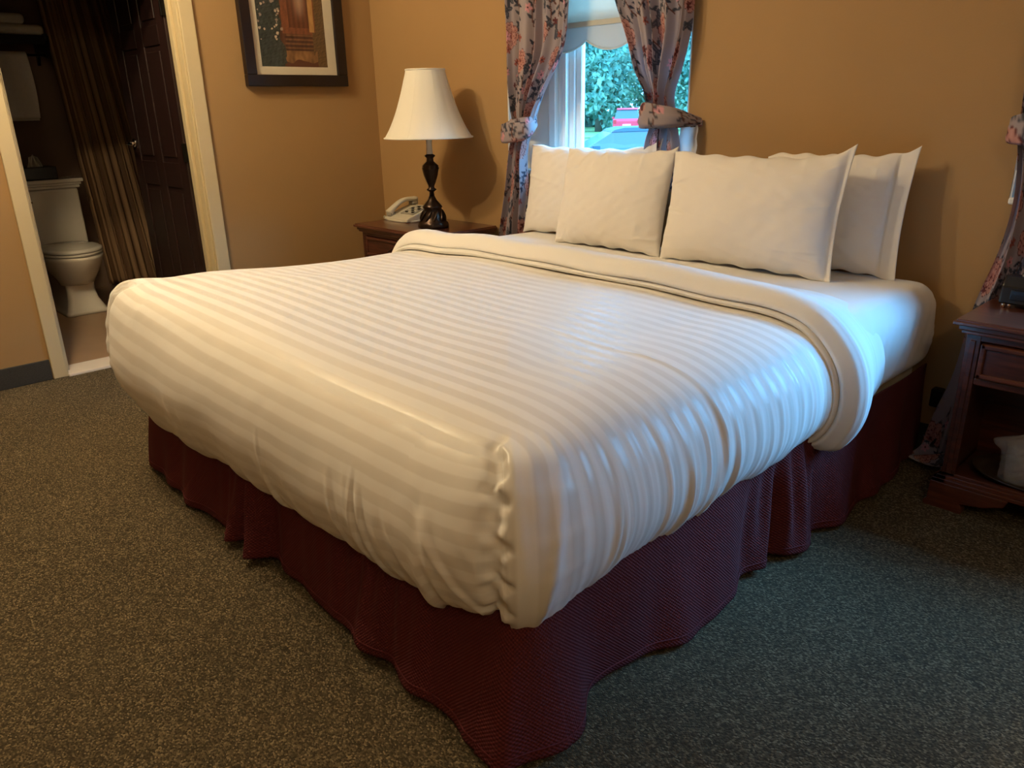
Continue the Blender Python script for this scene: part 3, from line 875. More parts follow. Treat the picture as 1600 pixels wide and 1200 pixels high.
fold = gather * 0.013 * np.sin(seg * 2 * PI / 0.075 + 1.0) * np.sin(PI * np.clip(tt * 0.85 + 0.12, 0, 1)) + 0.006 * np.sin(seg * 2 * PI / 0.21)[None] * tt + 0.008 * np.sin(seg[None] * 2 * PI / 0.37 + 2.2 * tt) * np.sin(PI * np.clip(tt * 0.8 + 0.1, 0, 1))
off = pw * flare[None] + fold
lift = 0.012 * (0.5 + 0.5 * np.sin(seg * 9.0))[None] * tt ** 2
G = np.stack([path[:, 0] + nrm[:, 0] * off, path[:, 1] + nrm[:, 1] * off, z + lift], -1)
grid_obj('bed_skirt', G, M['skirt'], bed, attrs={'weave': ('FLOAT_VECTOR', np.stack([np.broadcast_to(seg, (nz_, len(seg))), z + 0 * off], -1))}, thick=0.003, label='burgundy waffle cloth skirt')
# stitched hem
hemp = G[-4, ::6] + np.stack([nrm[::6, 0] * 0.003, nrm[::6, 1] * 0.003, 0 * nrm[::6, 0]], -1)
tube('hem_stitch', hemp, 0.0018, M['skirt'], bed, 5)

# ------------------------------------------------------------------ duvet
DX0, DX1, DY_0, DYE = -2.965, -0.875, 0.795, 2.10
R0 = 0.30
prof = np.array([(-.30, .678), (-.22, .676), (-.14, .666), (-.075, .645), (-.025, .605), (.008, .555), (.026, .50), (.032, .445), (.026, .385), (.008, .335), (-.018, .295), (-.05, .270), (-.085, .262)])
pl = np.r_[0, np.cumsum(np.hypot(*np.diff(prof, axis=0).T))]
KP = 100
sarc = np.linspace(0, pl[-1], KP)
pd = spline(pl, prof[:, 0], sarc); pz = spline(pl, prof[:, 1], sarc)
xi0, xi1, yi0 = DX0 + R0, DX1 - R0, DY_0 + R0
step = 0.0062
nL = int((DYE - yi0) / step) + 1; nF = int((xi1 - xi0) / step) + 1
yy = np.linspace(yi0, DYE, nL); xx = np.linspace(xi0, xi1, nF)
base, nor, code, frac = [], [], [], []
for y in yy[::-1]: base.append((xi0, y)); nor.append((-1, 0)); code.append(0); frac.append(0)
NC = 110
for k in range(1, NC):
    a = PI + PI / 2 * k / NC; base.append((xi0, yi0)); nor.append((math.cos(a), math.sin(a))); code.append(1); frac.append(k / NC)
for x in xx: base.append((x, yi0)); nor.append((0, -1)); code.append(2); frac.append(0)
for k in range(1, NC):
    a = 1.5 * PI + PI / 2 * k / NC; base.append((xi1, yi0)); nor.append((math.cos(a), math.sin(a))); code.append(3); frac.append(k / NC)
for y in yy: base.append((xi1, y)); nor.append((1, 0)); code.append(4); frac.append(0)
base = np.array(base); nor = np.array(nor); code = np.array(code); frac = np.array(frac)
MP = len(base)
fac = np.ones(MP)
cm = (code == 1) | (code == 3)
pn = np.where(code == 1, 9.0, 3.8)[cm]
fac[cm] = (np.abs(nor[cm, 0]) ** pn + np.abs(nor[cm, 1]) ** pn) ** (-1 / pn)
# hem heights along the path
hem = np.zeros(MP)
hem[code == 0] = 0.30
xf = base[code == 2, 0]
hem[code == 2] = spline([-2.67, -2.45, -2.2, -2.0, -1.6, -1.39, -1.17], [.205, .215, .235, .243, .252, .262, .270], xf)
hem[code == 1] = np.linspace(.30, .205, NC - 1)
hem[code == 3] = np.linspace(.270, .290, NC - 1)
hem[code == 4] = spline([1.0, 1.15, 1.3, 1.6, 1.9, 2.15], [.288, .30, .305, .312, .322, .33], base[code == 4, 1])
hem += np.where(cm, 0, 0.005 * np.sin(np.arange(MP) * 0.11) + 0.003 * np.sin(np.arange(MP) * 0.31 + 1))
hem -= np.where(code == 3, 0.030 * np.exp(-((frac - 0.14) / 0.035) ** 2), 0)
cr_ = np.interp(np.arange(MP), np.arange(MP), np.zeros(MP))
Dd = pd[:, None] + R0
rad = Dd * np.where(cm[None], 1 + (fac[None] - 1) * np.clip(Dd / 0.3, 0, 1), 1.0)
zb_ = 0.60
Z = np.broadcast_to(pz[:, None], (KP, MP)).copy()
low = Z < zb_
scale = (zb_ - hem[None]) / (zb_ - 0.262)
Z = np.where(low, zb_ - (zb_ - Z) * scale, Z)
# the left edge and both foot corners stand fuller and squarer than the rest
lf = np.where(code == 0, np.clip(1 - (base[:, 1] - yi0) / 1.1, 0, 1), np.where(code == 1, 1.0, np.where(code == 2, np.clip(1 - (base[:, 0] - xi0) / 0.5, 0, 1), 0)))
pk = np.where(code == 1, np.exp(-((frac - 0.5) / 0.22) ** 2), 0)
pk3 = np.where(code == 3, np.exp(-((frac - 0.5) / 0.25) ** 2), 0)
Sg = sarc[:, None]
Z = Z + (0.036 * lf + 0.022 * pk + 0.012 * pk3)[None] * np.exp(-((Sg - 0.31) / 0.10) ** 2)
X = base[:, 0] + nor[:, 0] * rad
Y = base[:, 1] + nor[:, 1] * rad
P = np.stack([X, Y, Z], -1)


def normals(P):
    gu = np.gradient(P, axis=1); gv = np.gradient(P, axis=0)
    n = np.cross(gu, gv); return n / (np.linalg.norm(n, axis=-1, keepdims=True) + 1e-9)


Nn = normals(P)
Nn = np.where(Nn[..., 2:3].mean() < 0, -Nn, Nn)
out = (Nn[..., 0] * nor[:, 0] + Nn[..., 1] * nor[:, 1])
Nn = np.where((out[KP // 2].mean() < 0), -Nn, Nn)
Nn[0] = (0, 0, 1)
S = np.broadcast_to(sarc[:, None], (KP, MP))
disp = np.zeros((KP, MP))
grow = sstep(0.10, 0.35, S)
disp += 0.007 * grow * waves(P[..., 0] + P[..., 1], P[..., 2] * 1.4, 31, 1.6)
disp += 0.0009 * grow * waves(P[..., 0] * 1.5 - P[..., 1] * 1.5, P[..., 2], 33, 6)
# gathers down the right side
m4 = (code == 4)
yv_ = np.where(m4, base[:, 1], np.where((code == 3) & (frac > 0.53), yi0 - (1 - frac) * 0.36, -9))[None] + 0 * S
rr = np.random.default_rng(5)
for k in range(46):
    y0 = rr.uniform(0.86, 2.1); strong = 1.0 if y0 < 1.55 else 0.4
    amp = rr.uniform(0.0015, 0.0060) * strong; w = rr.uniform(0.006, 0.012); s0 = rr.uniform(0.16, 0.36); sl = rr.uniform(-0.12, 0.05)
    d = yv_ - (y0 + sl * (S - 0.4))
    disp += amp * np.exp(-(d / w) ** 2) * sstep(s0, s0 + 0.16, S) * (1 - 0.5 * sstep(0.55, 0.62, S))
disp += np.where(yv_ > 0, 0.0007 * np.sin(yv_ * 2 * PI / 0.022) * sstep(0.12, 0.3, S), 0)
# long raised seam across the right side
d = yv_ - (1.47 + 0.02 * np.sin(S * 6))
disp += np.where(m4[None], 0.005 * np.exp(-(d / 0.006) ** 2), 0)
# diagonal creases by the corner on the foot side
xv_ = np.where(code == 2, base[:, 0], np.where(code == 3, xi1 + frac * 0.36, -9))[None] + 0 * S
for k in range(17):
    x0 = -0.98 - abs(rr.normal(0, 0.33)); amp = rr.uniform(0.0015, 0.0050); w = rr.uniform(0.007, 0.013); s0 = rr.uniform(0.33, 0.48); sl = rr.uniform(0.05, 0.5)
    d = xv_ - (x0 + sl * (S - 0.45))
    disp += np.where((code == 2)[None] | ((code == 3) & (frac < 0.42))[None], amp * (np.exp(-(d / w) ** 2) - 0.5 * np.exp(-((d - 2 * w) / w) ** 2)) * sstep(s0, s0 + 0.1, S), 0)
for k in range(16):
    x0 = rr.uniform(-2.7, -1.4); d = xv_ - (x0 + 0.4 * (S - 0.5))
    disp += np.where((code == 2)[None], rr.uniform(0.001, 0.003) * np.exp(-(d / 0.01) ** 2) * sstep(0.42, 0.55, S), 0)
# corner: the side flap is lapped over the foot with a ruffled edge
for cd, sgn in ((3, 1), (1, -1)):
    fs = (0.50 if cd == 3 else 0.5)
    wob = (0.012 * np.sin(S * 95) + 0.008 * np.sin(S * 170 + 1)) * (1.0 if cd == 3 else 0.25)
    ff = np.where(code == cd, frac if cd == 3 else 1 - frac, np.where(code == (4 if cd == 3 else 0), 2.0, -1.0))[None]
    e = ff - (fs + wob)
    on = sstep(0.0, 0.012, e) * (1 - 0.7 * sstep(0.06, 0.35, e)) * (ff >= 0)
    st = sstep(0.20, 0.29, S)
    disp += 0.022 * on * st
    disp -= 0.014 * np.exp(-((e + 0.03) / 0.03) ** 2) * (ff >= 0) * st
puff = lambda x, y: 0.036 * np.exp(-((y - 1.10) / 0.40) ** 2) * (0.3 + 0.7 * sstep(-1.5, -2.4, x))
P[..., 2] += puff(P[..., 0], P[..., 1]) * (1 - sstep(0.22, 0.42, S))
disp *= np.minimum(1, (S / 0.08))
P = P + Nn * disp[..., None]
drop = np.where((code == 3) & (frac > 0.47) & (frac < 0.75), 0.012, 0)[None] * sstep(0.5, pl[-1], S)
P[..., 2] -= 0.4 * drop
# stripe coordinate follows the cloth
st = np.zeros((KP, MP))
st[:, (code == 0) | (code == 4)] = base[(code == 0) | (code == 4), 1]
st[:, code == 2] = yi0 - S[:, code == 2]
for cd in (1, 3):
    m = code == cd
    f_ = frac[m] if cd == 3 else 1 - frac[m]
    fl = f_ > 0.5
    flat = yi0 + nor[m, 1][None] * rad[:, m]
    w_ = sstep(0.16, 0.34, S[:, m])
    a = (1 - w_) * flat + w_ * (yi0 - (1 - f_)[None] * 0.42)
    b = (1 - w_) * flat + w_ * (yi0 - S[:, m])
    st[:, m] = np.where(fl[None], a, b)
# inner top
gx, gy = np.meshgrid(xx, yy)
gz = np.full_like(gx, pz[0])
top_w = 0.004 * waves(gx, gy, 41, 1.2)
ed = np.minimum(np.minimum(gx - xi0, xi1 - gx), gy - yi0)
crown = 0.016 * sstep(0, 0.35, ed)
gz = gz + crown + top_w * sstep(0, 0.1, ed)
gz += 0.002 * np.exp(-((gy - 1.47) / 0.007) ** 2) * sstep(-1.9, -1.4, gx)
gz += puff(gx, gy)
inner = np.stack([gx, gy, gz], -1)
V = np.concatenate([P.reshape(-1, 3), inner.reshape(-1, 3)])
Q = np.concatenate([grid_faces(KP, MP), grid_faces(len(yy), len(xx), off=KP * MP, flip=True)])
me = fast_mesh(V, Q)
at = me.attributes.new('stripe', 'FLOAT', 'POINT')
at.data.foreach_set('value', np.concatenate([st.ravel(), gy.ravel()]).astype(np.float32))
bm = bmesh.new(); bm.from_mesh(me)
bmesh.ops.remove_doubles(bm, verts=bm.verts, dist=0.0004)
bmesh.ops.recalc_face_normals(bm, faces=bm.faces)
bm.to_mesh(me); bm.free()
duvet = thing('duvet', 'white satin striped duvet with turned down top edge covering the bed', 'duvet', (-1.92, 1.45, 0.66))
dv = link('duvet_cover', me, M['duvet'], duvet, True)
# loose corner of the lining hanging below the foot hem
#prism('loose_corner', [(-1.16, 0.285), (-1.05, 0.225), (-0.99, 0.245), (-0.97, 0.29)], 'y', 0.815, 0.819, M['sheet'], duvet)


def section(dd, zo, n=260):
    """cross-section of the made bed from the left hem over the top to the right hem, pushed out by dd"""
    kk = np.linspace(0, KP - 1, 110).astype(int)
    hz = 0.318
    z = np.where(pz[kk] < zb_, zb_ - (zb_ - pz[kk]) * (zb_ - hz) / (zb_ - 0.262), pz[kk])
    right = np.stack([xi1 + pd[kk] + R0, z], -1)
    left = np.stack([xi0 - pd[kk] - R0, z], -1)[::-1]
    mx = np.linspace(xi0, xi1, 120)[1:-1]
    ed = np.minimum(mx - xi0, xi1 - mx)
    mid = np.stack([mx, pz[0] + 0.016 * sstep(0, 0.35, ed)], -1)
    c = np.concatenate([left, mid, right])
    t = np.gradient(c, axis=0); t /= np.linalg.norm(t, axis=1)[:, None]
    nrm2 = np.stack([-t[:, 1], t[:, 0]], -1)
    arc = np.r_[0, np.cumsum(np.hypot(*np.diff(c, axis=0).T))]
    return c, nrm2, arc


def cuff(name, prof_yo, mat, seed, amp=0.004, label=None, yshift=None):
    """turned-down layer: (y, offset above the duvet) swept along the section"""
    c, n2, arc = section(0, 0)
    pr = np.array(prof_yo, float)
    t = np.r_[0, np.cumsum(np.hypot(*np.diff(pr, axis=0).T))]
    m = 70
    tt = np.linspace(0, t[-1], m)
    yv = spline(t, pr[:, 0], tt); ov = spline(t, pr[:, 1], tt)
    A, B = np.meshgrid(arc, tt)
    o = ov[:, None] + amp * waves(A, B, seed, 2.5) * sstep(0, 0.03, ov)[:, None]
    sidew = sstep(0.0, 1.0, np.abs(c[:, 0] + 1.92) - 0.25)          # deeper on top, shorter down the side
    o = o + 0.0018 * np.sin(yv * 2 * PI / 0.028)[:, None] * sstep(0.93, 1.0, np.abs(c[:, 0] + 1.92))[None] * sstep(0.01, 0.02, ov)[:, None]
    o = o * (sstep(0.0, 0.10, arc) * sstep(0.0, 0.10, arc[-1] - arc))[None]
    wob = 0.010 * np.sin(arc * 2.1 + seed) + 0.005 * np.sin(arc * 6.3)
    yy_ = yv[:, None] + wob[None] + (yshift(c[:, 0], c[:, 1]) if yshift else 0)
    G = np.stack([c[:, 0] + n2[:, 0] * o, yy_, c[:, 1] + n2[:, 1] * o], -1)
    return grid_obj(name, G, mat, duvet, flip=True, label=label)


sk = lambda x, z: 0.03 * (x + 0.9) / 2.0 * -1
cuff('folded_edge', [(2.12, 0.0), (2.04, 0.002), (2.018, 0.008), (2.014, 0.016), (2.03, 0.022), (2.08, 0.024), (2.16, 0.02)], M['sheet'], 3, 0.002, yshift=sk)
cuff('turned_down_sheet', [(2.12, 0.016), (2.045, 0.02), (2.028, 0.030), (2.042, 0.056), (2.068, 0.078), (2.10, 0.080), (2.16, 0.062), (2.24, 0.032), (2.33, 0.012), (2.40, 0.002), (2.42, -0.008)], M['sheet'], 8, 0.004, label='white sheet folded back over the duvet', yshift=sk)


# ------------------------------------------------------------------ pillows
def pillow(name, label, base, top, W, T, seed, flapL=0.0, flapR=0.0, up_l=0.0, up_r=0.0, yaw=0.0, sag=0.0):
    """stands on base (x, y, z of the lower edge's middle), leans to top (y, z)"""
    n1, n2 = 120, 90
    u, v = np.meshgrid(np.linspace(-1, 1, n1), np.linspace(-1, 1, n2))
    bx, by, bz = base; ty, tz = top
    H = math.hypot(ty - by, tz - bz)
    e_v = np.array([0, (ty - by) / H, (tz - bz) / H]); e_n = np.array([0, -e_v[2], e_v[1]]); e_u = np.array([1.0, 0, 0])
    ca, sa = math.cos(yaw), math.sin(yaw)
    rot = lambda a: np.array([a[0] * ca - a[1] * sa, a[0] * sa + a[1] * ca, a[2]])
    e_v, e_n, e_u = rot(e_v), rot(e_n), rot(e_u)
    # filling, with flat flaps of the case at the ends
    uu = np.where(u > 0, u / (1 - flapR), u / (1 - flapL))
    body = np.clip(1 - np.abs(uu) ** 2.4, 0, 1) ** 0.55 * np.clip(1 - np.abs(v) ** 2.4, 0, 1) ** 0.55
    body = body * (1 - 0.18 * v)
    pinch = 0.05
    px = u * W / 2 * (1 - pinch * (1 - v ** 2) * np.abs(u) ** 4)
    py = (v + 1) / 2 * H
    py = py + H / 2 * (-v) * 0.07 * (1 - np.abs(u) ** 3) * np.abs(v) ** 4
    corner = (np.abs(u) ** 5) * sstep(0.2, 1.0, v)
    py = py + corner * np.where(u > 0, up_r, up_l)
    py = py - sag * sstep(0.3, 1, v) * np.exp(-(u / 0.5) ** 2)
    r = np.random.default_rng(seed)
    wr = 0.004 * waves(u * 0.4, v * 0.3, seed, 3.0) + 0.002 * waves(u * 0.5, v * 0.4, seed + 1, 9)
    for k in range(18):      # creases running in from the rim
        sidek = r.integers(0, 4); p = r.uniform(-0.95, 0.95); amp = r.uniform(0.002, 0.007); sl = r.uniform(-0.5, 0.5); w = r.uniform(0.015, 0.05)
        if sidek == 0: d = (u - p) - sl * (v + 1); g = np.exp(-(v + 1) / 0.25)
        elif sidek == 1: d = (u - p) - sl * (1 - v); g = np.exp(-(1 - v) / 0.25)
        elif sidek == 2: d = (v - p) - sl * (1 - u); g = np.exp(-(1 - u) / 0.3)
        else: d = (v - p) - sl * (u + 1); g = np.exp(-(u + 1) / 0.3)
        wr = wr + amp * np.exp(-(d / w) ** 2) * g
    fr = body * T / 2 + wr * np.clip(body * 3 + 0.25, 0, 1)
    bk = -body * T / 2 * 0.8
    C0 = np.array([bx, by, bz])
    edge_w = 0.004 * np.sin(u * 17 + seed) * np.abs(v) ** 6
    Pm = C0 + px[..., None] * e_u + (py + edge_w)[..., None] * e_v
    # keep the lower edge resting on the bed
    Fg = Pm + fr[..., None] * e_n
    Bg = Pm + (bk - 0.002)[..., None] * e_n
    V = np.concatenate([Fg.reshape(-1, 3), Bg.reshape(-1, 3)])
    Q = np.concatenate([grid_faces(n2, n1), grid_faces(n2, n1, off=n1 * n2, flip=True)])
    me = fast_mesh(V, Q)
    rim = []
    idx = lambda j, i: j * n1 + i
    loop = [idx(0, i) for i in range(n1)] + [idx(j, n1 - 1) for j in range(1, n2)] + [idx(n2 - 1, i) for i in range(n1 - 2, -1, -1)] + [idx(j, 0) for j in range(n2 - 2, 0, -1)]
    bm = bmesh.new(); bm.from_mesh(me); bm.verts.ensure_lookup_table()
    L = len(loop); off = n1 * n2
    for k in range(L):
        a, b = loop[k], loop[(k + 1) % L]
        try: bm.faces.new([bm.verts[a], bm.verts[a + off], bm.verts[b + off], bm.verts[b]])
        except ValueError: pass
    bmesh.ops.recalc_face_normals(bm, faces=bm.faces)
    me2 = bpy.data.meshes.new('mesh'); bm.to_mesh(me2); bm.free(); bpy.data.meshes.remove(me)
    o = link(name, me2, M['pillow'], None, True)
    rebase(o, (bx, by, bz))
    return tag(o, label, 'pillow', 'white pillows at the head of the bed')


BT = 0.653
pillow('pillow', 'white pillow at the back left, half hidden and nearest the lamp', (-2.485, 2.84, BT), (2.915, 1.085), 0.80, 0.14, 3, flapR=0.12, up_r=0.035)
pillow('pillow', 'white pillow at the back right with its open case end by the wall', (-1.285, 2.84, BT), (2.90, 1.09), 0.56, 0.14, 9, flapR=0.22, flapL=0.05, up_r=0.02, up_l=-0.025)
pillow('pillow', 'smaller white pillow leaning in front at the left of the row', (-2.20, 2.67, BT), (2.77, 1.085), 0.60, 0.17, 15, up_l=0.0, up_r=0.012)
pillow('pillow', 'wide plump white pillow leaning in front at the right', (-1.525, 2.66, BT), (2.74, 1.085), 0.735, 0.18, 22, flapR=0.06, up_r=0.035)

# ================================================================== NIGHTSTANDS
def nightstand(x0, x1, y0, y1, label, zt=0.635):
    t = thing('nightstand', label, 'nightstand', ((x0 + x1) / 2, (y0 + y1) / 2, 0), 'mahogany nightstands')
    # moulded top, three stepped layers
    bm = bmesh.new()
    for ov, za, zb in ((0.0, zt - 0.018, zt), (0.012, zt - 0.018, zt - 0.006), (-0.012, zt - 0.034, zt - 0.018), (-0.024, zt - 0.046, zt - 0.034)):
        bm_box(bm, x0 - ov * 0.6, x1 + ov * 0.6, y0 - ov * 0.6, y1, za, zb)
    link('top', finish(bm, 0.003), M['mahogany_edge'], t)
    a, b, c_ = x0 + 0.028, x1 - 0.028, y0 + 0.03
    zl, zh = 0.09, zt - 0.046
    box('side_panel', (a, a + 0.02, c_ + 0.03, y1 - 0.01, zl, zh), M['mahogany'], t)
    box('side_panel', (b - 0.02, b, c_ + 0.03, y1 - 0.01, zl, zh), M['mahogany'], t)
    box('back_panel', (a + 0.02, b - 0.02, y1 - 0.022, y1 - 0.01, zl, zh), M['mahogany'], t)
    box('shelf', (a + 0.02, b - 0.02, c_ + 0.01, y1 - 0.022, 0.09, 0.108), M['mahogany'], t, bevel=0.002)
    for s in (0, 1):
        xa = a if s == 0 else b - 0.04
        bm = bmesh.new()
        bm_box(bm, xa, xa + 0.04, c_, c_ + 0.03, zl, zh)
        bm_box(bm, xa + 0.012, xa + 0.028, c_ - 0.004, c_ + 0.002, 0.12, zh - 0.02)
        link('stile', finish(bm, 0.002), M['mahogany'], t)
    box('rail', (a + 0.04, b - 0.04, c_, c_ + 0.025, zh - 0.02, zh), M['mahogany'], t, bevel=0.002)
    box('rail', (a + 0.04, b - 0.04, c_, c_ + 0.025, 0.430, 0.452), M['mahogany'], t, bevel=0.004)
    box('drawer_floor', (a + 0.02, b - 0.02, c_ + 0.03, y1 - 0.022, 0.430, 0.442), M['mahogany'], t)
    d = box('drawer', (a + 0.045, b - 0.045, c_ - 0.006, c_ + 0.02, 0.456, zh - 0.024), M['mahogany'], t, bevel=0.003)
    xa, xb, za, zb = a + 0.045, b - 0.045, 0.456, zh - 0.024
    f = 0.016
    boxes('moulding', [(xa, xb, c_ - 0.014, c_ - 0.005, zb - f, zb), (xa, xb, c_ - 0.014, c_ - 0.005, za, za + f), (xa, xa + f, c_ - 0.014, c_ - 0.005, za, zb), (xb - f, xb, c_ - 0.014, c_ - 0.005, za, zb)], M['mahogany_edge'], d, bevel=0.004)
    xm, zm = (xa + xb) / 2, (za + zb) / 2
    hp = [(xm - 0.045, c_ - 0.006, zm), (xm - 0.045, c_ - 0.028, zm - 0.004), (xm - 0.03, c_ - 0.034, zm - 0.012), (xm + 0.03, c_ - 0.034, zm - 0.012), (xm + 0.045, c_ - 0.028, zm - 0.004), (xm + 0.045, c_ - 0.006, zm)]
    tube('handle', hp, 0.004, M['bronze'], d, 8, label='dark bronze bail handle')
    # stepped base moulding
    bm = bmesh.new()
    for ov, za, zb in ((0.0, 0.112, 0.122), (0.010, 0.102, 0.113), (0.020, 0.09, 0.103)):
        bm_box(bm, a - ov, b + ov, c_ - ov, c_ + 0.02, za, zb); bm_box(bm, a - ov, a + 0.02, c_ - ov, y1 - 0.01, za, zb); bm_box(bm, b - 0.02, b + ov, c_ - ov, y1 - 0.01, za, zb)
    link('base_moulding', finish(bm, 0.002), M['mahogany_edge'], t)
    # bracket feet: ogee front with shaped cut-out
    for s in (0, 1):
        xo = a - 0.022 if s == 0 else b + 0.022
        g = 1 if s == 0 else -1
        poly = [(xo - g * 0.012, 0.0), (xo + g * 0.105, 0.0), (xo + g * 0.105, 0.018), (xo + g * 0.095, 0.034), (xo + g * 0.135, 0.040), (xo + g * 0.165, 0.046), (xo + g * 0.19, 0.058), (xo + g * 0.215, 0.066), (xo + g * 0.225, 0.09), (xo, 0.09), (xo - g * 0.002, 0.05), (xo - g * 0.003, 0.022), (xo - g * 0.012, 0.014)]
        prism('foot', poly, 'y', c_ - 0.022, c_ + 0.012, M['mahogany_edge'], t, bevel=0.002)
        box('foot', (min(xo, xo + g * 0.03), max(xo, xo + g * 0.03), c_ + 0.013, c_ + 0.11, 0, 0.09), M['mahogany'], t, bevel=0.004)
        box('foot', (min(xo, xo + g * 0.03), max(xo, xo + g * 0.03), y1 - 0.10, y1 - 0.012, 0, 0.09), M['mahogany'], t, bevel=0.004)
    return t


nightstand(-3.955, -3.225, 2.50, 2.965, 'dark mahogany nightstand in the far corner under the table lamp')
nightstand(-0.70, 0.03, 2.53, 2.87, 'dark mahogany nightstand with open shelf at the right edge')

# ------------------------------------------------------------------ table lamp
lx, ly, lz = -3.46, 2.70, 0.635
lamp = thing('table_lamp', 'table lamp with ivory bell shade and dark bronze urn stem', 'lamp', (lx, ly, lz))
octa = lambda th, z: np.where(z < 0.03, 1 + 0.02 * np.cos(8 * th), 1.0)
lathe('base', [(0.0005, 0), (0.084, 0), (0.086, 0.012), (0.083, 0.026), (0.078, 0.034), (0.070, 0.044), (0.062, 0.062), (0.054, 0.085), (0.050, 0.105), (0.055, 0.112), (0.052, 0.120), (0.040, 0.134), (0.024, 0.152), (0.016, 0.172), (0.0005, 0.173)], lx, ly, M['bronze'], lamp, 48, lz, mod=octa)
# gadroon swirls on the base
sw = []
for k in range(10):
    a0 = 2 * PI * k / 10
    pts = [(lx + (0.074 - 0.022 * t) * math.cos(a0 + 0.5 * t), ly + (0.074 - 0.022 * t) * math.sin(a0 + 0.5 * t), lz + 0.040 + 0.058 * t ** 0.9) for t in np.linspace(0, 1, 7)]
    tube('gadroon', pts, [0.003, 0.006, 0.007, 0.007, 0.006, 0.005, 0.002], M['bronze'], lamp, 8)
fl = lambda th, z: 1 + 0.03 * np.cos(8 * th) * ((z > 0.225) & (z < 0.335))
lathe('stem', [(0.0005, 0.168), (0.015, 0.17), (0.013, 0.195), (0.026, 0.204), (0.028, 0.209), (0.017, 0.216), (0.016, 0.225), (0.024, 0.245), (0.038, 0.285), (0.044, 0.315), (0.047, 0.322), (0.041, 0.328), (0.044, 0.334), (0.036, 0.343), (0.020, 0.358), (0.018, 0.375), (0.029, 0.384), (0.029, 0.389), (0.018, 0.396), (0.0005, 0.397)], lx, ly, M['bronze'], lamp, 48, lz, mod=fl)
lathe('candle_sleeve', [(0.0005, 0.395), (0.016, 0.396), (0.016, 0.505), (0.0005, 0.506)], lx, ly, M['candle'], lamp, 24, lz)
lathe('socket', [(0.0005, 0.505), (0.014, 0.506), (0.014, 0.54), (0.02, 0.56), (0.03, 0.60), (0.022, 0.635), (0.0005, 0.645)], lx, ly, M['candle'], lamp, 20, lz)
shp = np.array([(0.238, 0.482), (0.231, 0.492), (0.212, 0.522), (0.19, 0.565), (0.168, 0.615), (0.148, 0.67), (0.13, 0.725), (0.117, 0.77), (0.108, 0.80), (0.103, 0.822)])
zz = np.linspace(0, 1, 40); sr = spline(np.linspace(0, 1, 10), shp[:, 0], zz); sz = spline(np.linspace(0, 1, 10), shp[:, 1], zz)
th = np.linspace(0, 2 * PI, 128, endpoint=False)
pan = 1 - 0.022 * (1 - np.abs(np.cos(4 * (th + 0.35))))
G = np.stack([lx + sr[:, None] * pan * np.cos(th), ly + sr[:, None] * pan * np.sin(th), lz + sz[:, None] + 0 * pan], -1)
sh = grid_obj('shade', G, M['lamp_shade'], lamp, wrap=True, thick=0.003, label='ivory bell shade')
for k in range(8):
    a = -0.35 + PI / 4 * k
    tube('seam', [(lx + r * 1.002 * math.cos(a), ly + r * 1.002 * math.sin(a), lz + z) for r, z in zip(sr, sz)], 0.0022, M['lamp_shade'], sh, 6)
for r, z in ((sr[0], sz[0]), (sr[-1], sz[-1])):
    tube('rim_band', [(lx + r * math.cos(a), ly + r * math.sin(a), lz + z) for a in np.linspace(0, 2 * PI, 65)], 0.0045, M['lamp_shade'], sh, 6, cap=False)
for k in range(3):
    a = 2 * PI * k / 3
    tube('spider_arm', [(lx, ly, lz + 0.80), (lx + 0.102 * math.cos(a), ly + 0.102 * math.sin(a), lz + 0.815)], 0.0018, M['bronze'], lamp, 6)
tube('harp', [(lx + 0.045 * math.cos(a), ly, lz + 0.66 + 0.145 * math.sin(a)) for a in np.linspace(-0.4 * PI, 1.4 * PI, 30)], 0.002, M['bronze'], lamp, 6)
lathe('finial', [(0.0005, 0.80), (0.006, 0.802), (0.005, 0.806), (0.008, 0.812), (0.0005, 0.818)], lx, ly, M['bronze'], lamp, 14, lz)

# ------------------------------------------------------------------ telephone
px0, px1, py0, py1, pz0 = -4.0 + 0.055, -3.71 + 0.0, 2.70, 2.92, 0.635
ph = thing('telephone', 'beige push button desk telephone beside the table lamp', 'telephone', ((px0 + px1) / 2, (py0 + py1) / 2, pz0))
prism('base', [(py0, pz0 + 0.002), (py1, pz0 + 0.002), (py1, pz0 + 0.075), (py1 - 0.05, pz0 + 0.075), (py0 + 0.02, pz0 + 0.028), (py0, pz0 + 0.018)], 'x', px0 + 0.012, px1, M['phone'], ph, bevel=0.006)
th = np.linspace(0, 2 * PI, 40, endpoint=False)
sq = lambda t: np.sign(np.cos(t)) * np.abs(np.cos(t)) ** 0.6
sn = lambda t: np.sign(np.sin(t)) * np.abs(np.sin(t)) ** 0.6
ctr = ((px0 + px1) / 2, (py0 + py1) / 2)
prism('rim', [(ctr[0] + 0.135 * sq(t) - 0.004, ctr[1] + 0.117 * sn(t)) for t in th], 'z', pz0, pz0 + 0.010, M['phone'], ph, bevel=0.003)
sl = math.atan2(0.047, 0.15)
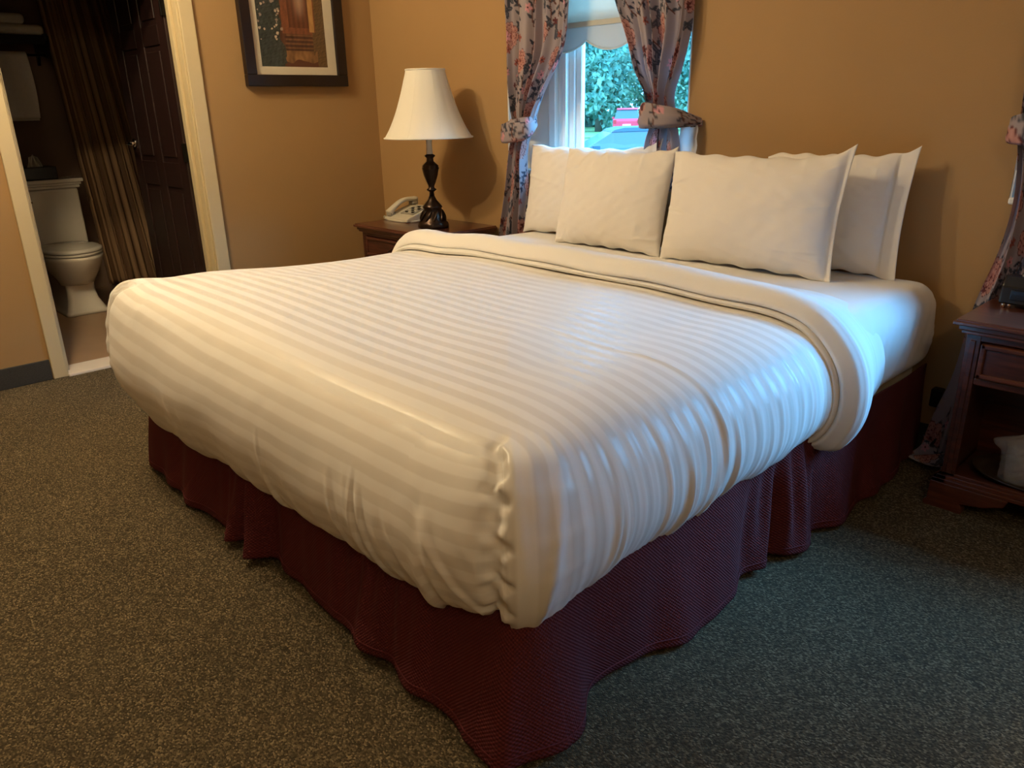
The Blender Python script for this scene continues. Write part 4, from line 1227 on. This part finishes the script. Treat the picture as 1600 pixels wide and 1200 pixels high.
# handset: curved bar lying along the left side
hs = [(px0 + 0.045, py0 + 0.012 + 0.20 * t, pz0 + 0.045 + 0.062 * t + 0.030 * math.sin(PI * t)) for t in np.linspace(0, 1, 20)]
P_ = np.array(hs); T_ = np.gradient(P_, axis=0); T_ /= np.linalg.norm(T_, axis=1)[:, None]
tq = np.linspace(0, 2 * PI, 20, endpoint=False)
Nn_ = np.cross(np.array([1.0, 0, 0]), T_)
wz = 0.011 + 0.006 * np.abs(np.linspace(-1, 1, 20)) ** 3; wx = 0.022 + 0.006 * np.abs(np.linspace(-1, 1, 20)) ** 4
G = P_[:, None] + (wx[:, None] * sq(tq))[..., None] * np.array([1.0, 0, 0]) + (wz[:, None] * sn(tq))[..., None] * Nn_[:, None]
Fq = [list(q) for q in grid_faces(20, 20, True)] + [list(range(20)), [380 + k for k in range(20)][::-1]]
me = mesh(G.reshape(-1, 3), Fq)
bm = bmesh.new(); bm.from_mesh(me); bmesh.ops.recalc_face_normals(bm, faces=bm.faces); bm.to_mesh(me); bm.free()
hsob = link('handset', me, M['phone'], ph, True)
for yy_, zz_ in ((py0 + 0.028, pz0 + 0.036), (py1 - 0.022, pz0 + 0.088)):
    box('ear_cup', (px0 + 0.022, px0 + 0.068, yy_ - 0.024, yy_ + 0.022, zz_ - 0.012, zz_ + 0.012), M['phone_grey'], hsob, bevel=0.008)
face = lambda x, t: (x, py0 + 0.03 + 0.15 * t, pz0 + 0.032 + 0.047 * t)
f0, f1 = face(0, 0.0), face(0, 0.98)
bm = bmesh.new()
for (xa, xb, ta, tb) in ((px0 + 0.10, px1 - 0.015, 0.18, 0.95),):
    v = []
    for x in (xa, xb):
        for t in (ta, tb):
            for h in (0, 0.003):
                q = face(x, t); v.append(bm.verts.new((q[0], q[1] - h * 0.3, q[2] + h)))
    for f in ((0, 1, 3, 2), (4, 6, 7, 5), (0, 4, 5, 1), (2, 3, 7, 6), (0, 2, 6, 4), (1, 5, 7, 3)): bm.faces.new([v[k] for k in f])
link('keypad_plate', finish(bm), M['phone_grey'], ph)
for r in range(4):
    for cidx in range(3):
        x = px0 + 0.135 + 0.03 * cidx; q = face(x, 0.32 + 0.16 * r)
        box('key', (x - 0.010, x + 0.010, q[1] - 0.007, q[1] + 0.007, q[2] + 0.001, q[2] + 0.009), M['phone'] if (r + cidx) % 2 else M['black'], ph, bevel=0.002)
cord = [(px0 + 0.03 + 0.008 * math.cos(t * 40), py0 + 0.005 - 0.05 * math.sin(PI * t) + 0.22 * t, pz0 + 0.014 + 0.008 * math.sin(t * 40)) for t in np.linspace(0, 1, 160)]
tube('cord', [(p[0] - 0.03 - 0.02 * math.sin(PI * k / 159), p[1], p[2]) for k, p in enumerate(cord)], 0.0022, M['phone'], ph, 5)

# ------------------------------------------------------------------ clock radio
cx0, cx1, cy0, cy1, cz = -0.655, -0.44, 2.755, 2.85, 0.635
ck = thing('clock_radio', 'black clock radio on silver feet on the right nightstand', 'clock', ((cx0 + cx1) / 2, (cy0 + cy1) / 2, cz))
prism('case', [(cy0, cz + 0.013), (cy1, cz + 0.013), (cy1, cz + 0.085), (cy1 - 0.02, cz + 0.098), (cy0 + 0.03, cz + 0.098), (cy0 + 0.008, cz + 0.07)], 'x', cx0, cx1, M['black'], ck, bevel=0.006)
for x in (cx0 + 0.014, cx0 + 0.030, cx1 - 0.03, cx1 - 0.014):
    for y in (cy0 + 0.012, cy1 - 0.014):
        lathe('foot', [(0.0005, 0), (0.006, 0), (0.007, 0.018), (0.0005, 0.019)], x, y, M['chrome'], ck, 14, cz, label='silver foot')
box('display', (cx0 + 0.03, cx1 - 0.03, cy0 - 0.001, cy0 + 0.006, cz + 0.028, cz + 0.06), M['black'], ck, bevel=0.002)
for k in range(3):
    lathe('button', [(0.0005, 0), (0.008, 0), (0.008, 0.006), (0.0005, 0.007)], cx0 + 0.05 + 0.05 * k, (cy0 + cy1) / 2, M['phone_grey'], ck, 14, cz + 0.096)

# ------------------------------------------------------------------ tray and wrapped cup on the shelf
zs = 0.108
rr_ = thing('oval_tray', 'dark brown oval tray on the right nightstand shelf', 'tray', (-0.42, 2.705, zs))
lathe('dish', [(0.0005, 0.0), (0.16, 0.0), (0.172, 0.004), (0.19, 0.020), (0.195, 0.022), (0.192, 0.026), (0.170, 0.010), (0.155, 0.006), (0.0005, 0.006)], -0.42, 2.705, M['tray'], rr_, 64, zs, sx=1.05, sy=0.72)
cup = thing('plastic_cup', 'clear cup sealed in crumpled plastic on the brown tray', 'cup', (-0.485, 2.665, zs + 0.008))
lathe('cup_body', [(0.0005, 0.0), (0.034, 0.0), (0.036, 0.01), (0.044, 0.12), (0.042, 0.122), (0.034, 0.012), (0.0005, 0.006)], -0.485, 2.665, M['plastic_wrap'], cup, 32, zs + 0.008)
thc = np.linspace(0, 2 * PI, 64, endpoint=False); zc = np.linspace(0.0, 0.155, 40)
TT, ZZ = np.meshgrid(thc, zc)
rad_ = 0.046 + 0.012 * (ZZ / 0.15) - 0.055 * sstep(0.125, 0.156, ZZ) + 0.005 * waves(np.cos(TT) * 0.5 + ZZ * 3, np.sin(TT) * 0.5 - ZZ * 2, 61, 1.6) + 0.004 * waves(np.cos(TT) * 0.5 - ZZ * 6, np.sin(TT) * 0.5 + ZZ * 5, 62, 4)
rad_ += 0.03 * np.exp(-((np.mod(TT - PI * 1.05 + PI, 2 * PI) - PI) / 0.35) ** 2) * np.exp(-((ZZ - 0.115) / 0.018) ** 2)
grid_obj('wrapper', np.stack([-0.485 + rad_ * np.cos(TT), 2.665 + rad_ * np.sin(TT), zs + 0.009 + ZZ], -1), M['plastic_wrap'], cup, wrap=True)

# ------------------------------------------------------------------ picture
fy0, fy1, fz0, fz1 = 2.112, 2.757, 1.400, 2.24
pic = thing('framed_picture', 'dark framed garden doorway print with cream mat on the left wall', 'picture', (XL, (fy0 + fy1) / 2, fz0))
fw, fd = 0.062, 0.042
for nm, b in (('frame_rail', (fy0, fy1, fz0, fz0 + fw)), ('frame_rail', (fy0, fy1, fz1 - fw, fz1)), ('frame_rail', (fy0, fy0 + fw, fz0 + fw, fz1 - fw)), ('frame_rail', (fy1 - fw, fy1, fz0 + fw, fz1 - fw))):
    box(nm, (XL + 0.002, XL + fd, *b), M['frame_wood'], pic, bevel=0.004)
box('backing', (XL + 0.003, XL + 0.012, fy0 + 0.03, fy1 - 0.03, fz0 + 0.03, fz1 - 0.03), M['frame_wood'], pic)
ay0, ay1, az0, az1 = fy0 + 0.105, fy1 - 0.12, fz0 + 0.105, fz1 - 0.105
bm = bmesh.new()
for b in ((fy0 + 0.05, fy1 - 0.05, fz0 + 0.05, az0), (fy0 + 0.05, fy1 - 0.05, az1, fz1 - 0.05), (fy0 + 0.05, ay0, az0, az1), (ay1, fy1 - 0.05, az0, az1)):
    bm_box(bm, XL + 0.018, XL + 0.021, *b)
link('mat_board', finish(bm), M['mat_board'], pic)
NY, NX = 260, 180
v, u = np.meshgrid(np.linspace(0, 1, NY), np.linspace(0, 1, NX), indexing='ij')    # u left-right, v bottom-top
C = np.empty((NY, NX, 3)); C[:] = srgb(92, 54, 34)
n1 = waves(u, v, 51, 4); n2 = waves(u, v, 52, 12); n3 = waves(u, v, 53, 30)
C *= (1 + 0.25 * n1 + 0.15 * n2)[..., None]
# arch-topped wall and door at the centre
wallm = (u > 0.36) & (u < 0.92) & (v > 0.28)
C[wallm] = (np.array(srgb(120, 70, 44)) * (1 + 0.25 * n2 + 0.12 * n3)[..., None])[wallm]
doorm = (np.abs(u - 0.62) < 0.16) & (v > 0.33) & (v < 0.82)
C[doorm] = (np.array(srgb(96, 52, 30)) * (1 + 0.2 * np.sin(u * 90) + 0.1 * n3)[..., None])[doorm]
glow = np.exp(-((u - 0.64) / 0.07) ** 2) * sstep(0.36, 0.55, v) * sstep(0.85, 0.6, v)
C += glow[..., None] * np.array(srgb(150, 130, 110))[None, None] * 0.9
post = (np.abs(u - 0.80) < 0.035) & (v > 0.30)
C[post] = (np.array(srgb(176, 132, 78)) * (1 + 0.12 * n2)[..., None])[post]
for k in range(4):                                   # steps
    zb = 0.155 + 0.035 * k
    stp = (v > zb) & (v < zb + 0.016) & (u > 0.38 + 0.01 * k) & (u < 0.80)
    C[stp] = (np.array(srgb(110, 74, 48)) * (1 + 0.3 * n2 + 0.15 * n3)[..., None])[stp]
    dk = (v > zb - 0.018) & (v <= zb) & (u > 0.38) & (u < 0.80)
    C[dk] = (np.array(srgb(70, 40, 27)) * (1 + 0.3 * n2)[..., None])[dk]
pathm = (v < 0.14) & (u > 0.3 + 0.2 * v)
C[pathm] = (np.array(srgb(148, 108, 68)) * (0.75 + 0.35 * n1 + 0.2 * n2)[..., None])[pathm]
low_ = (v < 0.05 + 0.02 * n1) & (u > 0.3); C[low_] = srgb(86, 48, 32)
rightv = (u > 0.85) | ((u > 0.8) & (v < 0.30) & (v > 0.10 + (u - 0.8)))
C[rightv] = (np.array(srgb(96, 74, 46)) * (1 + 0.4 * n3)[..., None])[rightv]
leafm = u < 0.36 + 0.05 * n1 + 0.03 * n2
C[leafm] = (np.array(srgb(52, 58, 54)) * np.clip(1 + 0.55 * n3 + 0.3 * n2, 0.2, 2)[..., None])[leafm]
r = np.random.default_rng(9)
for k in range(70):
    cu, cv, rad_ = r.uniform(0.02, 0.36), r.uniform(0.22, 0.98), r.uniform(0.008, 0.026)
    d = np.hypot((u - cu) * 1.0, (v - cv) * 1.5)
    C[d < rad_ * (0.8 + 0.2 * n3)] = srgb(190, 172, 150) if k % 3 else srgb(150, 132, 118)
G = np.stack([np.full_like(u, XL + 0.0165), ay0 - 0.004 + (ay1 - ay0 + 0.008) * u, az0 - 0.004 + (az1 - az0 + 0.008) * v], -1)
grid_obj('print', G, M['print'], pic, flip=False, smooth=False, attrs={'print': ('FLOAT_COLOR', np.clip(C, 0, 1))}, label='brown print of a doorway with steps and white blooms')
box('glazing', (XL + 0.026, XL + 0.028, fy0 + 0.05, fy1 - 0.05, fz0 + 0.05, fz1 - 0.05), M['picture_glass'], pic)

# ================================================================== BATHROOM
# open door: hinged on the right jamb, swung in to a right angle
dh = XL - 0.142
door = box('door_1', (dh - 0.80, dh, 1.782, 1.812, 0.012, DZ - 0.016), M['door_wood'], kind='structure')
yf = 1.782
for x0, x1, z0, z1 in ((dh - 0.80, dh - 0.69, 0.012, DZ - 0.016), (dh - 0.11, dh, 0.012, DZ - 0.016), (dh - 0.455, dh - 0.345, 0.012, DZ - 0.016)):
    box('stile', (x0, x1, yf - 0.008, yf + 0.001, z0, z1), M['door_wood'], door, bevel=0.003)
for z0, z1 in ((0.012, 0.24), (0.86, 1.0), (1.62, 1.72), (DZ - 0.13, DZ - 0.016)):
    for x0, x1 in ((dh - 0.69, dh - 0.455), (dh - 0.345, dh - 0.11)):
        box('rail', (x0, x1, yf - 0.008, yf + 0.001, z0, z1), M['door_wood'], door, bevel=0.003)
for z0, z1 in ((0.27, 0.83), (1.03, 1.59), (1.75, DZ - 0.16)):
    for x0, x1 in ((dh - 0.665, dh - 0.48), (dh - 0.32, dh - 0.135)):
        box('panel', (x0, x1, yf - 0.007, yf + 0.001, z0, z1), M['door_wood'], door, bevel=0.006)
hx = dh - 0.745
hd = lathe('lever_rose', [(0.0005, -0.006), (0.026, -0.006), (0.026, 0.006), (0.0005, 0.006)], 0, 0, M['chrome'], None, 24)
hd.data.transform(Matrix.Translation((hx, yf - 0.014, 1.10)) @ Matrix.Rotation(PI / 2, 4, 'X')); hd.parent = door
tube('lever_handle', [(hx, yf - 0.015, 1.10), (hx, yf - 0.055, 1.10), (hx + 0.0, yf - 0.06, 1.10), (hx + 0.03, yf - 0.062, 1.10), (hx + 0.11, yf - 0.06, 1.096)], [0.009, 0.009, 0.010, 0.010, 0.007], M['chrome'], door, 12, label='metal lever')
for z in (0.25, 1.06, 1.80):
    box('hinge', (dh - 0.004, dh + 0.010, yf - 0.022, yf + 0.004, z - 0.05, z + 0.05), M['dark_metal'], door, bevel=0.002, label='dark hinge')

# toilet, facing the doorway
TY, TX = 1.42, -6.06          # centre line, face of the tank
to = thing('toilet', 'white toilet with closed lid seen through the bathroom doorway', 'toilet', (-5.9, TY, 0.004))
box('tank', (TX - 0.21, TX, TY - 0.225, TY + 0.205, 0.405, 0.80), M['porcelain'], to, bevel=0.02, seg=3)
bm = bmesh.new()
for ov, za, zb in ((0.012, 0.80, 0.82), (0.022, 0.82, 0.838), (0.035, 0.838, 0.862)):
    bm_box(bm, TX - 0.21 - ov * 0.3, TX + ov, TY - 0.225 - ov, TY + 0.205 + ov, za, zb)
link('tank_lid', finish(bm, 0.006), M['porcelain'], to)


def egg(cx, L0, L1, W, n=48):
    t = np.linspace(0, 2 * PI, n, endpoint=False)
    return np.stack([cx + np.where(np.cos(t) > 0, L1, L0) * np.cos(t), TY + W * np.sin(t)], -1)


def loft(name, rings, mat, parent, label=None):
    n = len(rings[0][0]); V = []
    for xy, z in rings:
        for p in xy: V.append((p[0], p[1], z))
    Fq = [list(q) for q in grid_faces(len(rings), n, True)] + [list(range(n))[::-1], [(len(rings) - 1) * n + k for k in range(n)]]
    return link(name, mesh(V, Fq), mat, parent, True, label)


cxb = -5.78
loft('bowl', [(egg(cxb + 0.02, 0.14, 0.10, 0.105), 0.20), (egg(cxb + 0.02, 0.17, 0.17, 0.125), 0.25), (egg(cxb, 0.22, 0.215, 0.15), 0.285), (egg(cxb, 0.23, 0.225, 0.155), 0.30),
              (egg(cxb, 0.25, 0.25, 0.17), 0.33), (egg(cxb, 0.27, 0.275, 0.185), 0.375), (egg(cxb, 0.27, 0.28, 0.19), 0.395), (egg(cxb, 0.26, 0.27, 0.18), 0.402)], M['porcelain'], to)
loft('seat', [(egg(cxb, 0.25, 0.272, 0.185), 0.404), (egg(cxb, 0.25, 0.28, 0.19), 0.410), (egg(cxb, 0.25, 0.28, 0.19), 0.418), (egg(cxb, 0.245, 0.272, 0.183), 0.422)], M['porcelain'], to)
loft('seat_lid', [(egg(cxb, 0.25, 0.278, 0.188), 0.426), (egg(cxb, 0.25, 0.283, 0.192), 0.432), (egg(cxb, 0.245, 0.277, 0.186), 0.444), (egg(cxb, 0.22, 0.25, 0.16), 0.450)], M['porcelain'], to)


def rrect(x0, x1, w, n=12, r=0.03):
    pts = []
    for (cx, cy, a0) in ((x1 - r, TY + w - r, 0), (x0 + r, TY + w - r, PI / 2), (x0 + r, TY - w + r, PI), (x1 - r, TY - w + r, 1.5 * PI)):
        for k in range(n): a = a0 + PI / 2 * k / (n - 1); pts.append((cx + r * math.cos(a), cy + r * math.sin(a)))
    return np.array(pts)


loft('pedestal', [(rrect(-6.1, -5.62, 0.135), 0.004), (rrect(-6.1, -5.62, 0.135), 0.026), (rrect(-6.1, -5.635, 0.122), 0.030), (rrect(-6.1, -5.645, 0.115), 0.05), (rrect(-6.1, -5.675, 0.095), 0.10),
                  (rrect(-6.1, -5.69, 0.088), 0.16), (rrect(-6.1, -5.685, 0.092), 0.215), (rrect(-6.1, -5.66, 0.11), 0.265), (rrect(-6.1, -5.65, 0.12), 0.30)], M['porcelain'], to)
tube('flush_lever', [(TX, TY - 0.17, 0.73), (TX + 0.025, TY - 0.17, 0.73), (TX + 0.028, TY - 0.10, 0.722)], 0.007, M['chrome'], to, 8)
# box of tissues on the tank
tb = thing('tissue_box', 'black box with white tissue on the toilet tank', 'tissue box', (-6.15, 1.30, 0.862))
box('holder', (-6.25, -6.07, 1.20, 1.52, 0.862, 0.945), M['black'], tb, bevel=0.006)
a_, b_ = np.meshgrid(np.linspace(-1, 1, 24), np.linspace(0, 1, 14))
grid_obj('tissue', np.stack([-6.15 + 0.02 * np.sin(6 * a_ + 3 * b_) + 0.015 * b_ * np.sin(9 * a_), 1.41 + 0.05 * a_ * (1 - 0.55 * b_), 0.94 + 0.085 * b_ * (1 - 0.25 * np.abs(a_))], -1), M['towel'], tb, thick=0.002)
# towel rack on the far wall
rk = thing('towel_rack', 'dark metal hotel towel shelf on the bathroom wall above the toilet', 'towel rack', (BX + 0.01, 1.35, 1.60))
ry0, ry1 = 0.98, 1.655
for k in range(4):
    x = BX + 0.05 + 0.075 * k
    tube('shelf_bar', [(x, ry0, 1.77), (x, ry1, 1.77)], 0.007, M['dark_metal'], rk, 8)
box('front_rail', (BX + 0.275, BX + 0.29, ry0, ry1 + 0.02, 1.72, 1.775), M['dark_metal'], rk, bevel=0.003)
tube('hanging_bar', [(BX + 0.23, ry0, 1.655), (BX + 0.23, ry1, 1.655)], 0.009, M['dark_metal'], rk, 10)
for y in (ry0, ry1):
    prism('bracket', [(BX + 0.002, 1.60), (BX + 0.03, 1.60), (BX + 0.06, 1.66), (BX + 0.25, 1.635), (BX + 0.265, 1.65), (BX + 0.25, 1.675), (BX + 0.31, 1.74), (BX + 0.31, 1.785), (BX + 0.002, 1.785)], 'y', y - 0.008, y + 0.008, M['dark_metal'], rk, bevel=0.003)


def folded_towel(y0, y1, x0, x1, z0, h, label):
    o = box('folded_towel', (x0, x1, y0, y1, z0, z0 + h), M['towel'], None, bevel=h * 0.42, seg=5, smooth=True)
    rebase(o, ((x0 + x1) / 2, (y0 + y1) / 2, z0))
    return tag(o, label, 'towel', 'towels on the bathroom rack')


folded_towel(1.05, 1.665, BX + 0.03, BX + 0.27, 1.778, 0.065, 'folded white towel lowest on the bathroom rack')
folded_towel(1.08, 1.565, BX + 0.04, BX + 0.26, 1.843, 0.065, 'folded white towel topmost on the bathroom rack')
a_, b_ = np.meshgrid(np.linspace(0, 1, 60), np.linspace(0, 1, 60))
s = b_ * 0.86
zt_ = np.where(s < 0.40, 1.255 + s, np.where(s < 0.43, 1.668, 1.668 - (s - 0.43)))
xt_ = np.where(s < 0.40, BX + 0.252, np.where(s < 0.43, BX + 0.252 - (s - 0.40) / 0.03 * 0.044, BX + 0.208)) + 0.006 * np.sin(14 * a_ + 2 * b_) * (s < 0.40)
ht = grid_obj('hanging_towel', np.stack([xt_, 1.17 + 0.36 * a_ + (0.01 * np.sin(7 * b_)), np.maximum(zt_, 1.24)], -1), M['towel'], thick=0.014)
tag(ht, 'white towel hanging from the bar of the bathroom rack', 'towel', 'towels on the bathroom rack'); rebase(ht, (BX + 0.23, 1.35, 1.25))
# shower curtain
cols, rows = 320, 60
a_, z_ = np.meshgrid(np.linspace(0, 1, cols), np.linspace(0.06, 2.05, rows))
th_ = 2 * PI * 11 * a_
sc = grid_obj('shower_curtain', np.stack([-6.30 + 0.035 * np.sin(th_) + 0.01 * np.sin(2.1 * th_) + (2.05 - z_) * 0.10 * a_, 1.775 + 0.47 * a_ + 0.012 * np.sin(th_ * 2) + 0.05 * (1 - z_ / 2) * a_ - 0.10 * (z_ / 2), z_], -1), M['shower'],
              attrs={'weave': ('FLOAT_VECTOR', np.stack([a_ * 1.6, z_], -1))}, thick=0.002)
tag(sc, 'brown striped shower curtain hanging beside the toilet', 'shower curtain'); rebase(sc, (-6.25, 1.9, 0.06))
a_, z_ = np.meshgrid(np.linspace(0, 1, 30), np.linspace(0.05, 2.03, 40))
sl_ = grid_obj('curtain_liner', np.stack([-6.13 + 0.02 * np.sin(9 * a_), 2.285 + 0.07 * a_ - 0.10 * (z_ / 2) + 0.05, z_], -1), M['lining'], thick=0.002)
tag(sl_, 'pale liner at the edge of the striped shower curtain', 'shower liner'); rebase(sl_, (-6.13, 2.1, 0.05))
rod = tube('shower_rod', [(-6.28, 0.56, 2.07), (-6.28, 2.97, 2.07)], 0.012, M['chrome'], None, 12)
tag(rod, 'metal shower rod across the bathroom', 'curtain rod')

# ================================================================== OUTSIDE
GZ = -0.75
box('ground', (-150, 90, YB + 0.35, 160, GZ - 0.2, GZ), M['asphalt'], kind='structure')
fwd = np.array([-0.60, 0.80]); rgt = np.array([0.80, 0.60])


def at(D, s): return fwd * D + rgt * s


def slab(name, D0, D1, s0, s1, z0, z1, mat):
    poly = [tuple(at(D, s)) for D, s in ((D0, s0), (D0, s1), (D1, s1), (D1, s0))]
    return prism(name, poly, 'z', z0, z1, mat, kind='structure')


slab('grass_verge', 50, 110, -70, 120, GZ, GZ + 0.08, M['grass'])


def foliage(nm, loc, radii, n, leaf, mat, seed, parent=None, lobes=9):
    r = np.random.default_rng(seed)
    L = r.normal(0, 1, (lobes, 3)); L /= np.linalg.norm(L, axis=1)[:, None]; L = L * 0.55; L[:, 2] *= 1.0
    which = r.integers(0, lobes, n)
    d = r.normal(0, 1, (n, 3)); d /= np.linalg.norm(d, axis=1)[:, None]
    c = (L[which] + d * (0.50 * r.uniform(0.55, 1.0, n) ** 0.5)[:, None]) * np.array(radii) + np.array(loc)
    a = r.normal(0, 1, (n, 3)) + d * 0.0; a /= np.linalg.norm(a, axis=1)[:, None]
    b = np.cross(a, r.normal(0, 1, (n, 3))); b /= np.linalg.norm(b, axis=1)[:, None]
    s = leaf * r.uniform(0.6, 1.3, n)[:, None]
    V = np.stack([c - a * s, c - b * s * 0.55, c + a * s, c + b * s * 0.55], 1).reshape(-1, 3)
    V[:, 2] = np.maximum(V[:, 2], GZ + 0.1)
    return link(nm, fast_mesh(V, np.arange(n * 4).reshape(n, 4)), mat, parent)


tree_spots = [(60, -9.9, 'tall leafy tree outside at the left of the window frame'), (60, -3.3, 'leafy green tree beyond the road, behind the blue car'), (60, 3.3, 'leafy green tree beyond the road, above the red car'),
              (60, 9.9, 'leafy tree outside seen right of the right tied curtain'), (68, 0.0, 'taller tree in the gap behind the trees over the parked cars'), (68, -6.8, 'tree of the rear row behind the left window frame'),
              (68, 6.8, 'tree of the rear row behind the red car'), (60, 17, 'leafy tree farthest to the right outside'), (62, -17, 'leafy tree farthest to the left outside')]
for k, (D, s, lb) in enumerate(tree_spots):
    p = at(D, s)
    t = thing('tree', lb, 'tree', (p[0], p[1], GZ + 0.05), 'trees beyond the road')
    h = 5.2 if k not in (4, 5, 6) else 6.5
    foliage('crown', (p[0], p[1], GZ + h * 0.95), (3.1, 3.1, h), 5200, 0.26, M['leaf'], 70 + k, t)
    tube('trunk', [(p[0], p[1], GZ + 0.02), (p[0] + 0.1, p[1], GZ + 2.5), (p[0] - 0.1, p[1], GZ + 5)], [0.3, 0.24, 0.15], M['trunk'], t, 10)
for k, (s_, lb) in enumerate(((-22, 'dense dark hedge at the far left of the grass verge'), (-7.2, 'dense hedge behind the trees at the left of the window view'), (7.2, 'dense hedge behind the trees above the red car'), (22, 'dense dark hedge at the far right of the grass verge'))):
    p = at(76, s_)
    t = thing('hedge', lb, 'hedge', (p[0], p[1], GZ + 0.08), 'hedges behind the trees')
    foliage('hedge_leaves', (p[0], p[1], GZ + 3.4), (6.9, 4.2, 4.6), 5200, 0.42, M['leaf'], 170 + k, t, 26)
    tube('stem', [(p[0], p[1], GZ + 0.05), (p[0], p[1], GZ + 3.5)], [0.25, 0.12], M['trunk'], t, 8)
p = at(11.8, -0.72)
t = thing('flowering_bush', 'pale flowering bush outside in front of the blue car', 'bush', (p[0], p[1], GZ))
foliage('blossom_leaves', (p[0], p[1], GZ + 0.75), (0.75, 0.75, 0.78), 2600, 0.06, M['bush_leaf'], 5, t)
tube('stems', [(p[0], p[1], GZ), (p[0], p[1], GZ + 0.8)], 0.03, M['trunk'], t, 8)


def car(name, label, cat, pos, heading, paint, suv=False):
    """front points along heading"""
    c0 = np.array([pos[0], pos[1], GZ]); h = np.array([math.cos(heading), math.sin(heading)]); w = np.array([-h[1], h[0]])
    t = thing(name, label, cat, tuple(c0))
    Lh = 2.2
    if suv:
        side = [(-2.2, .45), (-2.2, .95), (-2.12, 1.05), (-1.95, 1.10), (1.0, 1.05), (1.9, .95), (2.2, .75), (2.2, .42)]
        cab = [(-2.05, 1.06), (-1.85, 1.62), (-1.6, 1.70), (0.0, 1.70), (0.35, 1.63), (1.05, 1.05)]
        bump = 0.55
    else:
        side = [(-2.2, .35), (-2.2, .72), (-2.1, .92), (-1.5, .98), (0.95, .94), (1.8, .80), (2.15, .62), (2.2, .35)]
        cab = [(-1.75, .96), (-1.05, 1.36), (-.7, 1.43), (0.1, 1.43), (0.35, 1.38), (1.15, .93)]
        bump = 0.42
    hw = 0.90

    def sec(poly, half, tap, nm, mat, par, bev, zr=None):
        bm = bmesh.new(); rings = []
        for sgn in (-1, 1):
            ring = []
            for (l, z) in poly:
                k = half - tap * max(0, z - 0.95)
                q = c0[:2] + h * l + w * sgn * k
                ring.append(bm.verts.new((q[0], q[1], c0[2] + z)))
            rings.append(ring)
        bm.faces.new(rings[0]); bm.faces.new(rings[1][::-1])
        n = len(poly)
        for k in range(n): bm.faces.new([rings[0][k], rings[1][k], rings[1][(k + 1) % n], rings[0][(k + 1) % n]])
        return link(nm, finish(bm, bev, 3), mat, par, False)
    sec(side, hw, 0.1, 'body', M[paint], t, 0.05)
    lowp = [(-2.21, .25), (-2.21, bump), (2.21, bump), (2.21, .25)]
    sec(lowp, hw - 0.01, 0, 'bumper_skirt', M['tyre'] if suv else M[paint], t, 0.04)
    g = sec(cab, hw - 0.06, 0.28, 'greenhouse', M['car_glass'], t, 0.02)
    roof = [p_ for p_ in cab if p_[1] > (1.60 if suv else 1.33)]
    zt = max(p_[1] for p_ in roof)
    sec([(roof[0][0] - .08, zt - 0.07)] + [(a, b + 0.015) for a, b in roof] + [(roof[-1][0] + .08, zt - 0.09)], hw - 0.05, 0.26, 'roof', M[paint], t, 0.02)
    for l in (-1.35, 1.38):
        for s in (-1, 1):
            q = c0[:2] + h * l + w * s * (hw - 0.1)
            wl = lathe('wheel', [(0.0005, -0.1), (0.30, -0.1), (0.33, -0.06), (0.33, 0.06), (0.30, 0.1), (0.0005, 0.1)], 0, 0, M['tyre'], None, 28)
            wl.data.transform(Matrix.Translation((q[0] - c0[0], q[1] - c0[1], 0.33)) @ Matrix.Rotation(heading, 4, 'Z') @ Matrix.Rotation(PI / 2, 4, 'X'))
            wl.parent = t; WLOC[wl.name] = c0
            hb = lathe('hub', [(0.0005, -0.108), (0.19, -0.108), (0.20, 0.0), (0.19, 0.108), (0.0005, 0.108)], 0, 0, M['chrome'], None, 20)
            hb.data.transform(Matrix.Translation((q[0] - c0[0], q[1] - c0[1], 0.33)) @ Matrix.Rotation(heading, 4, 'Z') @ Matrix.Rotation(PI / 2, 4, 'X'))
            hb.parent = wl

    def obox(nm, l0, l1, w0, w1, z0, z1, mat, bev=0.01):
        bm = bmesh.new(); vs = bm_box(bm, l0, l1, w0, w1, z0, z1)
        for v in vs:
            q = c0[:2] + h * v.co.x + w * v.co.y; v.co = (q[0], q[1], c0[2] + v.co.z)
        return link(nm, finish(bm, bev), mat, t)
    zl = 0.62 if not suv else 0.78
    for s in (-1, 1):
        obox('headlamp', 2.08, 2.20, s * 0.62 - 0.18, s * 0.62 + 0.18, zl - 0.06, zl + 0.06, M['lens'], 0.02)
        obox('tail_lamp', -2.23, -2.12, s * 0.76 - 0.09, s * 0.76 + 0.09, zl + 0.02, zl + 0.24, M['red_lens'], 0.02)
        obox('wing_mirror', 0.75, 0.95, s * 0.98 - 0.08, s * 0.98 + 0.08, 0.92 + (0.1 if suv else 0), 1.05 + (0.1 if suv else 0), M[paint], 0.02)
    obox('number_plate', -2.24, -2.20, -0.26, 0.26, 0.62 if suv else 0.5, 0.74 if suv else 0.62, M['lens'], 0.005)
    return t


car('car', 'dark blue car parked outside the window beside a pale bush', 'car', (-13.1, 16.6), math.atan2(-0.75, -0.66), 'blue_paint')
car('suv', 'bright red car seen from behind beyond the blue car', 'car', tuple(at(55, -1.1)), math.atan2(fwd[1], fwd[0]), 'red_paint', True)

# power cord by the bed head
cordp = [(-0.835, 2.955, 0.24), (-0.83, 2.95, 0.22), (-0.80, 2.93, 0.10), (-0.83, 2.90, 0.02), (-0.80, 2.84, 0.012)]
cd = thing('power_cord', 'black power cord with adapter on the floor between bed and curtain', 'cord', (-0.82, 2.94, 0.0))
tube('cable', [tuple(spline(np.linspace(0, 1, 5), np.array(cordp)[:, k], t) for k in range(3)) for t in np.linspace(0, 1, 30)], 0.005, M['black'], cd, 8)
box('adapter', (-0.855, -0.815, 2.935, 2.975, 0.19, 0.26), M['black'], cd, bevel=0.006)
